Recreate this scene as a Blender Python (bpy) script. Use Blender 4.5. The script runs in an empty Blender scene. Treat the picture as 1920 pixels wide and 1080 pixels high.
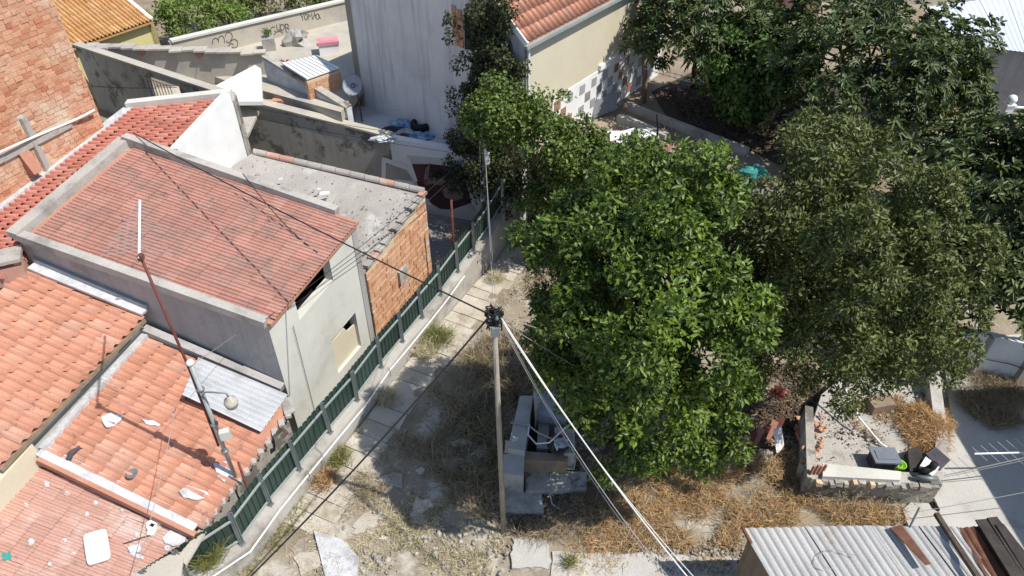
import bpy, math, random
import numpy as np
from mathutils import Vector as V, Matrix
random.seed(7)
rng = np.random.default_rng(7)
SC = bpy.context.scene
COL = SC.collection
R = math.radians

# ------------------------------------------------------------------ camera
CH, CT, CF = 15.0, R(40), 1350.0          # height, pitch below horizontal, focal length in 1920-wide pixels
cd = bpy.data.cameras.new('camera'); cam = bpy.data.objects.new('camera', cd); COL.objects.link(cam)
cam.location = (0, 0, CH); cam.rotation_euler = (R(90) - CT, 0, 0)
cd.sensor_width = 36; cd.lens = 36 * CF / 1920; cd.clip_end = 2000; cd.clip_start = .1
SC.camera = cam
SC.render.resolution_x, SC.render.resolution_y = 1024, 576
# ------------------------------------------------------------------ sky and sun
SUN_EL = R(57); SH = V((.936, -.352))       # towards the sun, horizontally
w = bpy.data.worlds.new('World'); SC.world = w; w.use_nodes = True
nt = w.node_tree; bg = nt.nodes['Background']
sky = nt.nodes.new('ShaderNodeTexSky'); sky.sky_type = 'NISHITA'; sky.sun_disc = False
sky.sun_elevation = SUN_EL; sky.sun_rotation = math.atan2(SH.x, SH.y); sky.air_density = 1; sky.dust_density = .6
nt.links.new(sky.outputs[0], bg.inputs[0]); bg.inputs[1].default_value = .14
sl = bpy.data.lights.new('sun', 'SUN'); sl.energy = 4.6; sl.angle = R(.53); sl.color = (1, .955, .88)
so = bpy.data.objects.new('sun', sl); COL.objects.link(so)
SD = V((SH.x * math.cos(SUN_EL), SH.y * math.cos(SUN_EL), math.sin(SUN_EL)))
so.rotation_euler = SD.to_track_quat('Z', 'Y').to_euler(); so.location = (10, -10, 40)
vs = SC.view_settings; vs.view_transform = 'Standard'; vs.look = 'None'; vs.exposure = .34; vs.gamma = 1
vs.use_curve_mapping = False

# ------------------------------------------------------------------ survey helpers
_c, _s = math.cos(CT), math.sin(CT)
def G(px, py, z=0.0):                       # survey point: the place on level z that this reading of the photo gives
    u, v = (px - 960) / CF, (540 - py) / CF
    d = (u, _c + v * _s, -_s + v * _c); t = (z - CH) / d[2]
    return V((u * t, d[1] * t, z))
def GY(px, py, Y):
    u, v = (px - 960) / CF, (540 - py) / CF
    d = (u, _c + v * _s, -_s + v * _c); t = Y / d[1]
    return V((u * t, Y, CH + d[2] * t))
def VP(px, py, a, b):                       # survey point on the vertical plane through a and b
    u, v = (px - 960) / CF, (540 - py) / CF
    d = V((u, _c + v * _s, -_s + v * _c)); n = V((b[1] - a[1], a[0] - b[0], 0))
    t = n.dot(V((a[0], a[1], 0))) / n.dot(d)
    return V((0, 0, CH)) + d * t
def in_view(p, m=25):
    zz = p[2] - CH; dep = p[1] * _c - zz * _s
    if dep < .5: return False
    x = 960 + CF * p[0] / dep; y = 540 - CF * (p[1] * _s + zz * _c) / dep
    return -m < x < 1920 + m and -m < y < 1080 + m
def proj(p):
    zz = p[2] - CH; dep = p[1] * _c - zz * _s
    return 960 + CF * p[0] / dep, 540 - CF * (p[1] * _s + zz * _c) / dep
def lerp(a, b, t): return a + (b - a) * t
def bil(q, u, v): return lerp(lerp(q[0], q[1], u), lerp(q[3], q[2], u), v)
def inpoly(x, y, P):
    r = False; j = len(P) - 1
    for i in range(len(P)):
        if (P[i][1] > y) != (P[j][1] > y) and x < (P[j][0] - P[i][0]) * (y - P[i][1]) / (P[j][1] - P[i][1]) + P[i][0]: r = not r
        j = i
    return r

# ------------------------------------------------------------------ object helpers
OFF = {}
def tag(o, label=None, cat=None, group=None, kind=None):
    if label: o['label'] = label
    if cat: o['category'] = cat
    if group: o['group'] = group
    if kind: o['kind'] = kind
    return o
def thing(name, label, cat, loc, group=None):
    o = bpy.data.objects.new(name, None); COL.objects.link(o); o.location = loc; o.empty_display_size = .1
    OFF[o.name] = V(loc); return tag(o, label, cat, group)
def mesh_data(name, vs_, fs, mat, smooth=False):
    me = bpy.data.meshes.new(name); me.from_pydata([tuple(v) for v in vs_], [], fs); me.update()
    if mat: me.materials.append(MAT[mat])
    if smooth: me.polygons.foreach_set('use_smooth', [True] * len(me.polygons))
    return me
def obj(name, vs_, fs, mat, par=None, smooth=False):
    vs_ = [V(v) for v in vs_]
    if par is not None: off = OFF[par.name]
    else:
        n = len(vs_); off = V((sum(v.x for v in vs_) / n, sum(v.y for v in vs_) / n, min(v.z for v in vs_)))
    o = bpy.data.objects.new(name, mesh_data(name, [v - off for v in vs_], fs, mat, smooth)); COL.objects.link(o)
    OFF[o.name] = off
    if par is not None: o.parent = par
    else: o.location = off
    return o
def piece(name, me, M, par):
    o = bpy.data.objects.new(name, me); COL.objects.link(o); o.parent = par
    o.matrix_local = Matrix.Translation(-OFF[par.name]) @ M; OFF[o.name] = OFF[par.name]
    return o
class B:
    def __init__(s): s.v = []; s.f = []
    def add(s, vs_, fs):
        n = len(s.v); s.v += [V(v) for v in vs_]; s.f += [tuple(i + n for i in f) for f in fs]; return s
    def prism(s, poly, vec):
        n = len(poly); poly = [V(p) for p in poly]; vec = V(vec)
        return s.add(poly + [p + vec for p in poly], [tuple(range(n)), tuple(range(2 * n - 1, n - 1, -1))] + [(i, n + i, n + (i + 1) % n, (i + 1) % n) for i in range(n)])
    def box(s, c, size, rz=0, M=None):
        x, y, z = [k / 2 for k in size]; c = V(c)
        M = M or Matrix.Rotation(rz, 3, 'Z')
        vv = [c + M @ V((i * x, j * y, k * z)) for i in (-1, 1) for j in (-1, 1) for k in (-1, 1)]
        return s.add(vv, [(0, 1, 3, 2), (4, 6, 7, 5), (0, 4, 5, 1), (2, 3, 7, 6), (0, 2, 6, 4), (1, 5, 7, 3)])
    def bar(s, a, b, wd, ht):               # a beam from a to b
        a, b = V(a), V(b); d = (b - a); L = d.length; d.normalize()
        up = V((0, 0, 1)) if abs(d.z) < .95 else V((1, 0, 0))
        x = d.cross(up).normalized(); u = x.cross(d)
        M = Matrix((x, d, u)).transposed()
        return s.box((a + b) / 2, (wd, L, ht), M=M)
    def tube(s, pts, r, n=6, cap=True):
        pts = [V(p) for p in pts]; rs = r if isinstance(r, (list, tuple)) else [r] * len(pts); base = len(s.v)
        up = V((0, 0, 1))
        d0 = (pts[1] - pts[0]).normalized()
        x = d0.cross(up if abs(d0.z) < .9 else V((1, 0, 0))).normalized()
        for i, p in enumerate(pts):
            d = (pts[min(i + 1, len(pts) - 1)] - pts[max(i - 1, 0)]).normalized()
            x = (x - d * x.dot(d)).normalized(); y = d.cross(x)
            for k in range(n):
                a = 2 * math.pi * k / n; s.v.append(p + (x * math.cos(a) + y * math.sin(a)) * rs[i])
        for i in range(len(pts) - 1):
            for k in range(n):
                a = base + i * n + k; b = base + i * n + (k + 1) % n
                s.f.append((a, b, b + n, a + n))
        if cap:
            s.f.append(tuple(base + k for k in range(n))[::-1]); s.f.append(tuple(base + (len(pts) - 1) * n + k for k in range(n)))
        return s
    def lathe(s, c, prof, n=16, M=None):    # prof: list of (radius, z)
        c = V(c); M = M or Matrix.Identity(3); base = len(s.v)
        for r, z in prof:
            for k in range(n):
                a = 2 * math.pi * k / n; s.v.append(c + M @ V((r * math.cos(a), r * math.sin(a), z)))
        for i in range(len(prof) - 1):
            for k in range(n):
                a = base + i * n + k; b = base + i * n + (k + 1) % n
                s.f.append((a, b, b + n, a + n))
        if prof[0][0] > 1e-4: s.f.append(tuple(base + k for k in range(n))[::-1])
        if prof[-1][0] > 1e-4: s.f.append(tuple(base + (len(prof) - 1) * n + k for k in range(n)))
        return s
    def obj(s, name, mat, par=None, smooth=False): return obj(name, s.v, s.f, mat, par, smooth)

def wall(name, mat, par, a, b, zb, za, zz, th, holes=()):
    """upright wall a->b (front face on the right-hand side of a->b), bottom zb, top za at a and zz at b, th thick to the left;
    holes are (u0,u1,v0,v1) in fractions of length and height"""
    a, b = V((a[0], a[1], 0)), V((b[0], b[1], 0)); d = (b - a); L = d.length; n = V((-d.y, d.x, 0)).normalized() * th
    us = sorted({0, 1, *[h[i] for h in holes for i in (0, 1)]}); vv = sorted({0, 1, *[h[i] for h in holes for i in (2, 3)]})
    def pt(u, v, k): return a + d * u + n * k + V((0, 0, zb + v * (lerp(za, zz, u) - zb)))
    def solid(i, j):
        if not (0 <= i < len(us) - 1 and 0 <= j < len(vv) - 1): return False
        u, v = (us[i] + us[i + 1]) / 2, (vv[j] + vv[j + 1]) / 2
        return not any(h[0] < u < h[1] and h[2] < v < h[3] for h in holes)
    m = B()
    for i in range(len(us) - 1):
        for j in range(len(vv) - 1):
            if not solid(i, j): continue
            u0, u1, v0, v1 = us[i], us[i + 1], vv[j], vv[j + 1]
            m.add([pt(u0, v0, 0), pt(u1, v0, 0), pt(u1, v1, 0), pt(u0, v1, 0)], [(0, 1, 2, 3)])
            m.add([pt(u0, v0, 1), pt(u1, v0, 1), pt(u1, v1, 1), pt(u0, v1, 1)], [(3, 2, 1, 0)])
            for di, dj, e in ((-1, 0, ((u0, v0), (u0, v1))), (1, 0, ((u1, v0), (u1, v1))), (0, -1, ((u0, v0), (u1, v0))), (0, 1, ((u0, v1), (u1, v1)))):
                if not solid(i + di, j + dj):
                    m.add([pt(*e[0], 0), pt(*e[1], 0), pt(*e[1], 1), pt(*e[0], 1)], [(0, 1, 2, 3)])
    return m.obj(name, mat, par)

# ------------------------------------------------------------------ materials
MAT = {}
def mat(key, c1, c2=None, sc=1.5, rough=.85, bump=0, bsc=25, rnd=0, metal=0, spec=.3, stain=None, ssc=.6, sth=(.5, .62), hue=None, transl=0, fine=.25, streak=None, isl=True, vv=.1, dirt=None):
    m = bpy.data.materials.new(key); m.use_nodes = True; t = m.node_tree; N = t.nodes; L = t.links
    bs = N['Principled BSDF']; bs.inputs['Roughness'].default_value = rough; bs.inputs['Metallic'].default_value = metal
    bs.inputs['Specular IOR Level'].default_value = spec
    geo = N.new('ShaderNodeNewGeometry'); pos = geo.outputs['Position']
    def noise(scale, detail=5, vec=None, r=.6):
        n = N.new('ShaderNodeTexNoise'); n.inputs['Scale'].default_value = scale; n.inputs['Detail'].default_value = detail; n.inputs['Roughness'].default_value = r
        L.new(vec or pos, n.inputs['Vector']); return n.outputs['Fac']
    def ramp(f, a, b):
        r = N.new('ShaderNodeMapRange'); r.inputs[1].default_value = a; r.inputs[2].default_value = b; L.new(f, r.inputs[0]); return r.outputs[0]
    def mix(f, a, b, mode='MIX'):
        x = N.new('ShaderNodeMix'); x.data_type = 'RGBA'; x.blend_type = mode
        for s_, val in ((0, f), (6, a), (7, b)):
            if isinstance(val, (int, float)): x.inputs[s_].default_value = val
            elif isinstance(val, tuple): x.inputs[s_].default_value = (*val, 1)
            else: L.new(val, x.inputs[s_])
        return x.outputs[2]
    col = c1
    if c2: col = mix(ramp(noise(sc, 8), .35, .65), c1, c2)
    if rnd:
        oi = N.new('ShaderNodeObjectInfo'); ad = N.new('ShaderNodeMath'); ad.operation = 'ADD'
        L.new(oi.outputs['Random'], ad.inputs[0])
        if isl: L.new(geo.outputs['Random Per Island'], ad.inputs[1])
        fr = N.new('ShaderNodeMath'); fr.operation = 'FRACT'; L.new(ad.outputs[0], fr.inputs[0])
        if hue:
            col = mix(ramp(fr.outputs[0], 1 - rnd, 1), col, hue) if isinstance(rnd, float) and rnd < .9 else mix(fr.outputs[0], col, hue)
        m2 = N.new('ShaderNodeMath'); m2.operation = 'MULTIPLY'; m2.inputs[1].default_value = 7.31; L.new(fr.outputs[0], m2.inputs[0])
        f2 = N.new('ShaderNodeMath'); f2.operation = 'FRACT'; L.new(m2.outputs[0], f2.inputs[0])
        hs = N.new('ShaderNodeHueSaturation'); L.new(ramp_v(N, L, f2.outputs[0], 1 - vv, 1 + vv), hs.inputs['Value'])
        if isinstance(col, tuple): hs.inputs['Color'].default_value = (*col, 1)
        else: L.new(col, hs.inputs['Color'])
        col = hs.outputs[0]
    if stain:
        col = mix(ramp(noise(ssc, 9, r=.68), *sth), col, stain)
    if dirt:
        col = mix(ramp(noise(dirt[1], 6, r=.7), dirt[2], dirt[2] + .1), col, dirt[0])
    if streak:
        mp = N.new('ShaderNodeMapping'); mp.inputs['Scale'].default_value = (3.2, 3.2, .22); L.new(pos, mp.inputs[0])
        col = mix(ramp(noise(1.3, 7, mp.outputs[0]), .5, .72), col, streak)
    if fine: col = mix(ramp(noise(38, 3), .3, .7), mix(1.0, col, (1 - fine,) * 3, 'MULTIPLY'), col)
    if isinstance(col, tuple): bs.inputs['Base Color'].default_value = (*col, 1)
    else: L.new(col, bs.inputs['Base Color'])
    if bump:
        bp = N.new('ShaderNodeBump'); bp.inputs['Strength'].default_value = bump; bp.inputs['Distance'].default_value = .03
        L.new(noise(bsc, 6), bp.inputs['Height']); L.new(bp.outputs[0], bs.inputs['Normal'])
    if transl:
        tr = N.new('ShaderNodeBsdfTranslucent'); mx = N.new('ShaderNodeMixShader'); mx.inputs[0].default_value = transl
        if isinstance(col, tuple): tr.inputs[0].default_value = (*col, 1)
        else: L.new(mix(1.0, col, (1.15, 1.25, .45), 'MULTIPLY'), tr.inputs[0])
        L.new(bs.outputs[0], mx.inputs[1]); L.new(tr.outputs[0], mx.inputs[2]); L.new(mx.outputs[0], N['Material Output'].inputs[0])
    MAT[key] = m; return m
def ramp_v(N, L, f, a, b):
    r = N.new('ShaderNodeMapRange'); r.inputs[3].default_value = a; r.inputs[4].default_value = b; L.new(f, r.inputs[0]); return r.outputs[0]

mat('soil', (.36, .31, .235), (.25, .20, .14), .9, .95, 1, 14, stain=(.50, .46, .39), ssc=.8, sth=(.52, .62), dirt=((.15, .12, .085), 2.2, .60))
mat('upper_soil', (.36, .29, .21), (.22, .17, .12), .9, .95, .9, 14)
mat('garden_soil_shade', (.075, .058, .042), (.045, .036, .027), 1.5, .95, .9, 16, dirt=((.13, .10, .07), 3, .6))  # dark soil, with the tree shade put into its colour too
mat('path_concrete', (.56, .51, .43), (.46, .41, .33), 1.6, .92, .8, 20, rnd=.5, stain=(.33, .28, .20), ssc=1.5, sth=(.54, .68), vv=.06)
mat('yard_concrete', (.52, .50, .46), (.44, .42, .38), .8, .9, .3, 25, stain=(.33, .30, .26), ssc=.8, sth=(.56, .72))
mat('yard_rough', (.49, .465, .42), (.40, .375, .33), 1.1, .95, .8, 18, stain=(.25, .225, .19), ssc=1.1, sth=(.56, .70))
mat('court_concrete', (.30, .29, .28), (.22, .21, .20), 1, .9, .3, 25)
mat('kerb_wall', (.52, .49, .45), (.40, .37, .33), 1.2, .92, .5, 30, stain=(.24, .22, .19), ssc=1.1, sth=(.5, .68))
mat('grey_plaster', (.43, .41, .40), (.36, .345, .335), .9, .9, .35, 30, stain=(.24, .225, .215), ssc=.8, sth=(.56, .74), streak=(.32, .305, .295))
mat('pale_plaster', (.60, .60, .55), (.53, .52, .47), .7, .9, .25, 30, stain=(.44, .42, .37), ssc=.7, sth=(.56, .75), fine=.12)
mat('cream_plaster', (.62, .57, .43), (.56, .50, .37), .5, .9, .2, 30, fine=.1, stain=(.46, .42, .33), ssc=.6, sth=(.6, .75))
mat('white_paint', (.78, .78, .77), (.70, .70, .69), 1.2, .8, .15, 30, fine=.08)
mat('yellow_plaster', (.60, .54, .26), (.52, .46, .22), .7, .9, .2, 30, fine=.1)
mat('streaked_plaster', (.71, .695, .68), (.62, .61, .60), .6, .9, .3, 20, streak=(.44, .43, .43), fine=.15, stain=(.53, .52, .51), ssc=.5, sth=(.5, .7))
mat('old_wall', (.46, .435, .38), (.38, .36, .315), .8, .92, .5, 22, stain=(.17, .155, .135), ssc=1.2, sth=(.51, .58), streak=(.33, .31, .28))
mat('beige_wall', (.52, .48, .40), (.44, .40, .33), .6, .92, .3, 25, stain=(.36, .34, .33), ssc=.45, sth=(.5, .64))
mat('concrete', (.49, .465, .42), (.37, .35, .32), 1.4, .92, .7, 28, stain=(.25, .235, .21), ssc=1.4, sth=(.54, .7))
mat('roof_concrete', (.44, .41, .375), (.34, .315, .285), .8, .95, .9, 24, stain=(.54, .52, .48), ssc=1.1, sth=(.55, .66))
mat('mortar', (.68, .53, .38), (.62, .46, .31), 1.4, .92, .5, 30, stain=(.56, .52, .45), ssc=.5, sth=(.6, .66))
mat('brick', (.56, .27, .16), (.60, .34, .22), 1.2, .9, .5, 40, rnd=.35, hue=(.47, .18, .095), stain=(.68, .53, .39), ssc=.9, sth=(.50, .68), vv=.1)
mat('brick_orange', (.60, .325, .19), (.64, .38, .235), 2, .9, .5, 40, rnd=.35, hue=(.54, .26, .135), stain=(.64, .48, .36), ssc=2.2, sth=(.54, .72), vv=.08, dirt=((.40, .26, .18), 3, .62))
mat('tile_orange', (.565, .275, .185), (.50, .235, .155), .7, .85, .25, 40, rnd=.3, hue=(.56, .32, .235), stain=(.62, .49, .42), ssc=1.3, sth=(.62, .78), vv=.08, dirt=((.26, .15, .11), 5, .60))
mat('tile_pink', (.50, .255, .20), (.42, .21, .165), .55, .88, .4, 40, rnd=.3, hue=(.47, .265, .21), stain=(.30, .20, .165), ssc=1.8, sth=(.46, .70), vv=.09, dirt=((.18, .135, .11), 4, .60))
mat('tile_red', (.53, .205, .15), (.46, .175, .13), .8, .85, .25, 40, rnd=.35, hue=(.56, .28, .215), vv=.1, dirt=((.26, .12, .09), 5, .62))
mat('tile_ochre', (.53, .30, .13), (.47, .25, .10), .8, .85, .2, 40, rnd=.4, hue=(.57, .36, .18))
mat('tile_worn', (.53, .305, .24), (.46, .26, .205), .7, .88, .4, 40, rnd=.3, hue=(.50, .30, .24), stain=(.60, .48, .42), ssc=.9, sth=(.52, .70), vv=.07, dirt=((.28, .19, .16), 3, .60))
mat('terracotta', (.50, .25, .17), (.42, .20, .135), 2, .88, .3, 40)
mat('green_metal', (.020, .042, .034), (.032, .058, .048), 1.1, .5, 0, spec=.4, rnd=.5, fine=.2, vv=.2, dirt=((.07, .075, .06), 3, .62))
mat('grey_metal', (.16, .19, .19), (.22, .25, .25), 2, .45, 0, spec=.5, metal=.2)
mat('rail_metal', (.42, .46, .45), (.34, .38, .37), 2, .5, 0, spec=.5, metal=.2)
mat('white_sheet', (.52, .53, .545), (.43, .44, .455), 1.5, .5, .1, spec=.4, stain=(.36, .35, .34), ssc=1.6, sth=(.52, .7))
mat('galvanised', (.50, .495, .48), (.40, .395, .38), 1.1, .6, .2, spec=.4, metal=.1, stain=(.30, .24, .18), ssc=1.2, sth=(.58, .70), rnd=.3)
mat('white_roof', (.62, .67, .72), (.56, .61, .67), 1, .6, .1)
mat('sheet_gutter', (.36, .38, .41), (.27, .29, .32), 2, .5, .2, metal=.2)
mat('white_membrane', (.64, .64, .64), (.46, .46, .47), 3, .75, .9, 12, stain=(.36, .35, .34), ssc=2.5, sth=(.54, .66))
mat('rust', (.12, .05, .032), (.18, .085, .05), 6, .85, .3, 50)
mat('dark_red_metal', (.13, .035, .03), (.17, .06, .045), 6, .6, .2, 50)
mat('terrace_floor', (.60, .61, .63), (.50, .51, .53), 1, .8, .2, 20, stain=(.40, .40, .40), ssc=1, sth=(.55, .7))
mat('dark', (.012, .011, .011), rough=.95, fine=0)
mat('dark_wood', (.035, .03, .027), (.065, .055, .047), 3, .9, .6, 30, rnd=.5)
mat('pole_concrete', (.36, .32, .27), (.28, .25, .21), 4, .9, .4, 35)
mat('old_wood', (.30, .23, .16), (.22, .165, .115), 4, .9, .5, 35, rnd=.4)
mat('bark', (.13, .10, .075), (.075, .058, .045), 6, .95, 1, 30)
mat('twig', (.26, .20, .14), (.16, .12, .085), 5, .95, 0)
mat('wire_dark', (.02, .02, .02), rough=.6, fine=0)
mat('wire_grey', (.30, .29, .28), rough=.6, fine=0)
mat('wire_white', (.66, .65, .62), rough=.6, fine=0)
mat('white_plastic', (.76, .76, .76), (.70, .70, .70), 2, .5, 0, fine=.05)
mat('aluminium', (.62, .63, .64), rough=.4, metal=.5, fine=0)
mat('grey_plastic', (.20, .22, .25), (.16, .18, .21), 3, .45, 0)
mat('pink_plastic', (.70, .27, .29), (.66, .30, .32), 3, .5, 0)
mat('flower_red', (.36, .07, .05), (.28, .05, .04), 4, .7, 0, rnd=.9, hue=(.50, .16, .12), fine=0, vv=.25)
mat('lime_plastic', (.30, .62, .04), rough=.4, fine=0)
mat('rubber', (.012, .012, .013), (.02, .02, .021), 8, .7, .3, 60)
mat('blue_cloth', (.07, .20, .42), (.42, .52, .62), 5, .9, .6, 20)
mat('white_cloth', (.66, .67, .70), (.50, .52, .57), 4, .9, .6, 20)
mat('dark_cloth', (.05, .05, .065), (.09, .08, .09), 5, .9, .6, 20)
mat('turquoise', (.06, .32, .27), (.045, .25, .22), 4, .7, .4, 20)
mat('blue_paint', (.20, .36, .55), (.35, .47, .60), 3, .85, .1)
mat('maroon_paint', (.055, .026, .03), (.085, .045, .048), 3, .85, .1)
mat('skin_paint', (.33, .235, .205), (.22, .15, .135), 5, .85, .1)
mat('black_paint', (.02, .019, .022), (.04, .036, .04), 5, .85, .1)
mat('ink', (.10, .095, .09), rough=.9, fine=0)
mat('red_paint', (.15, .04, .045), (.11, .04, .045), 3, .85, .1)
mat('straw', (.42, .22, .085), (.27, .135, .055), 1.2, .9, 0, rnd=.95, hue=(.53, .37, .19), isl=True, fine=0, transl=.08, vv=.35)
mat('dry_grass', (.50, .42, .26), (.40, .31, .18), .8, .9, 0, rnd=.95, hue=(.60, .54, .40), fine=0, transl=.1, vv=.25)
mat('grey_grass', (.24, .19, .12), (.17, .13, .08), 1.2, .9, 0, rnd=.95, hue=(.38, .31, .20), fine=0, transl=.1, vv=.3)
mat('litter_shade', (.085, .062, .042), (.055, .042, .03), 2, .95, 0, rnd=.9, hue=(.15, .105, .065), fine=0, vv=.3)  # dark brown leaves, their tone also deepens the shade on the ground
mat('weed', (.13, .17, .045), (.20, .20, .07), 1.5, .8, 0, rnd=.95, hue=(.28, .27, .10), fine=0, transl=.2, vv=.28)
mat('leaf_citrus', (.046, .088, .012), (.026, .056, .009), .9, .45, 0, rnd=.9, hue=(.12, .175, .020), spec=.35, fine=0, transl=.13, vv=.38)
mat('leaf_citrus_young', (.12, .19, .015), (.085, .15, .015), 1.5, .45, 0, rnd=.9, hue=(.16, .23, .03), spec=.4, fine=0, transl=.18, vv=.28)
mat('leaf_olive', (.056, .080, .017), (.034, .052, .012), .8, .5, 0, rnd=.9, hue=(.135, .150, .035), spec=.4, fine=0, transl=.13, vv=.38)
mat('leaf_loquat', (.036, .062, .016), (.026, .047, .013), .8, .45, 0, rnd=.9, hue=(.095, .125, .034), spec=.35, fine=0, transl=.13, vv=.35)
mat('leaf_fig', (.045, .095, .014), (.032, .072, .013), .8, .5, 0, rnd=.9, hue=(.085, .15, .025), spec=.4, fine=0, transl=.15, vv=.28)
mat('leaf_ivy', (.062, .100, .015), (.036, .068, .012), .7, .5, 0, rnd=.9, hue=(.13, .185, .028), spec=.4, fine=0, transl=.17, vv=.35)
mat('leaf_ivy_dark', (.030, .044, .014), (.040, .042, .018), .7, .6, 0, rnd=.9, hue=(.065, .075, .028), spec=.3, fine=0, transl=.08, vv=.3)
mat('leaf_shrub', (.12, .19, .035), (.09, .15, .03), .8, .5, 0, rnd=.9, hue=(.20, .26, .06), spec=.35, fine=0, transl=.25, vv=.28)
mat('stone', (.46, .43, .38), (.33, .30, .26), 4, .92, .6, 20, rnd=.6, vv=.28)

# ------------------------------------------------------------------ roof tiles, bricks
def prof_roll(n=9, h=.085):                 # S-shaped roll tile: a roll and a pan
    out = []
    for i in range(n):
        x = i / (n - 1)
        out.append((x, h * math.sin(math.pi * x / .55) if x < .55 else -.012 * math.sin(math.pi * (x - .55) / .45)))
    return out
PROF = {'roll': prof_roll(), 'flat': [(0, .0), (.08, .034), (.2, .034), (.3, .0), (.42, .0), (.54, .03), (.66, .03), (.76, .0), (.92, .0), (1, .0)],
        'chan': [(0, 0), (.12, .05), (.3, .075), (.5, .05), (.58, 0), (.62, -.015), (.98, -.015), (1, 0)]}
def tile_verts(kind, over=1.07, lift=.022, th=.016):
    P = PROF[kind]; n = len(P)
    v = [(x, 0, z) for x, z in P] + [(x, over, z + lift) for x, z in P] + [(x, over, z + lift - th) for x, z in P]
    f = [(i, i + 1, n + i + 1, n + i) for i in range(n - 1)] + [(n + i, n + i + 1, 2 * n + i + 1, 2 * n + i) for i in range(n - 1)]
    return v, f
def tiles(par, q, nu, nv, kind, matk, keep=None, cap=300, name='roof_tile', wob=.014):
    """q: roof corners [top-left, top-right, eave-right, eave-left]; columns nu, courses nv; par: the roof part"""
    tv, tf = tile_verts(kind); me = mesh_data(name, tv, tf, matk, kind != 'flat')
    L = []
    for j in range(nv):
        for i in range(nu):
            u, v = (i + .5) / nu, (j + .5) / nv
            p = bil(q, i / nu, j / nv); px = (bil(q, (i + 1) / nu, j / nv) - p); py = (bil(q, i / nu, (j + 1) / nv) - p)
            n = px.cross(py); n = (n if n.z > 0 else -n).normalized()
            c = bil(q, u, v)
            if keep and not keep(c): continue
            py = py + px * random.uniform(-.045, .045); n2 = n + V((random.uniform(-1, 1), random.uniform(-1, 1), 0)) * .03
            M = Matrix((px.to_4d(), py.to_4d(), n2.to_4d(), (p + n * random.uniform(.0, wob) + n * .012).to_4d())).transposed()
            for k in range(3): M[3][k] = 0
            M[3][3] = 1
            L.append(((c - V((0, 0, CH))).length + (0 if in_view(c) else 1e3), M))
    L.sort(key=lambda e: e[0])
    for d, M in L[:cap]:
        if d < 1e3: piece(name, me, M, par)
    rest = [M for k, (d, M) in enumerate(L) if k >= cap or d >= 1e3]
    if rest:
        m = B()
        for M in rest: m.add([M @ V(p) for p in tv], tf)
        tag(m.obj(name + '_field', matk, par, kind != 'flat'), kind='stuff')
def bricks(par, a, b, zb, zt, bl, bh, matk, keep=None, cap=300, proud=.022, name='brick', slant=0):
    """courses of bricks on the right-hand face of the wall a->b"""
    a, b = V((a[0], a[1], 0)), V((b[0], b[1], 0)); d = (b - a); L = d.length; d.normalize(); n = V((d.y, -d.x, 0))
    bb = B().box((.5, .5, .5), (.93, .84, 1)); me = mesh_data(name, bb.v, bb.f, matk); out = []
    nr = int((zt - zb) / bh)
    for j in range(nr):
        x = -bl * (.5 if j % 2 else 0) - random.random() * .04
        while x < L:
            wd = bl * random.choice((1, 1, 1, .62, .8)); x0, x1 = max(x, 0), min(x + wd, L); x += wd
            if x1 - x0 < .06: continue
            z = zb + j * bh; c = a + d * ((x0 + x1) / 2) + V((0, 0, z + bh / 2))
            if keep and not keep(c): continue
            pr = proud * random.uniform(.2, 1.3)
            M = Matrix(((d * (x1 - x0)).to_4d(), V((random.uniform(-.004, .004), 0, bh)).to_4d(), (n * (pr + .03)).to_4d(), (a + d * x0 + V((0, 0, z)) - n * .03).to_4d())).transposed()
            for k in range(3): M[3][k] = 0
            M[3][3] = 1
            out.append(((c - V((0, 0, CH))).length + (0 if in_view(c) else 1e3), M))
    out.sort(key=lambda e: e[0])
    for dd, M in out[:cap]:
        if dd < 1e3: piece(name, me, M, par)
    rest = [M for k, (dd, M) in enumerate(out) if k >= cap or dd >= 1e3]
    if rest:
        m = B()
        for M in rest: m.add([M @ p for p in bb.v], bb.f)
        tag(m.obj(name + '_field', matk, par), kind='stuff')
def corrugated(q, n, amp=.018, seg=4, th=.004):      # sheet q [a,b,c,d]; n waves across a->b, running a->d
    q = [V(p) for p in q]; nm = (q[1] - q[0]).cross(q[3] - q[0]).normalized(); nm = nm if nm.z >= 0 else -nm
    m = B(); K = n * seg
    for k in range(K + 1):
        u = k / K; o = nm * amp * math.sin(2 * math.pi * k / seg + .4)
        m.v += [lerp(q[0], q[1], u) + o, lerp(q[3], q[2], u) + o, lerp(q[0], q[1], u) + o - nm * th, lerp(q[3], q[2], u) + o - nm * th]
    for k in range(K):
        a = 4 * k; m.f += [(a, a + 1, a + 5, a + 4), (a + 2, a + 6, a + 7, a + 3)]
    m.f += [(0, 2, 3, 1), (4 * K, 4 * K + 1, 4 * K + 3, 4 * K + 2)]
    return m
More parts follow.
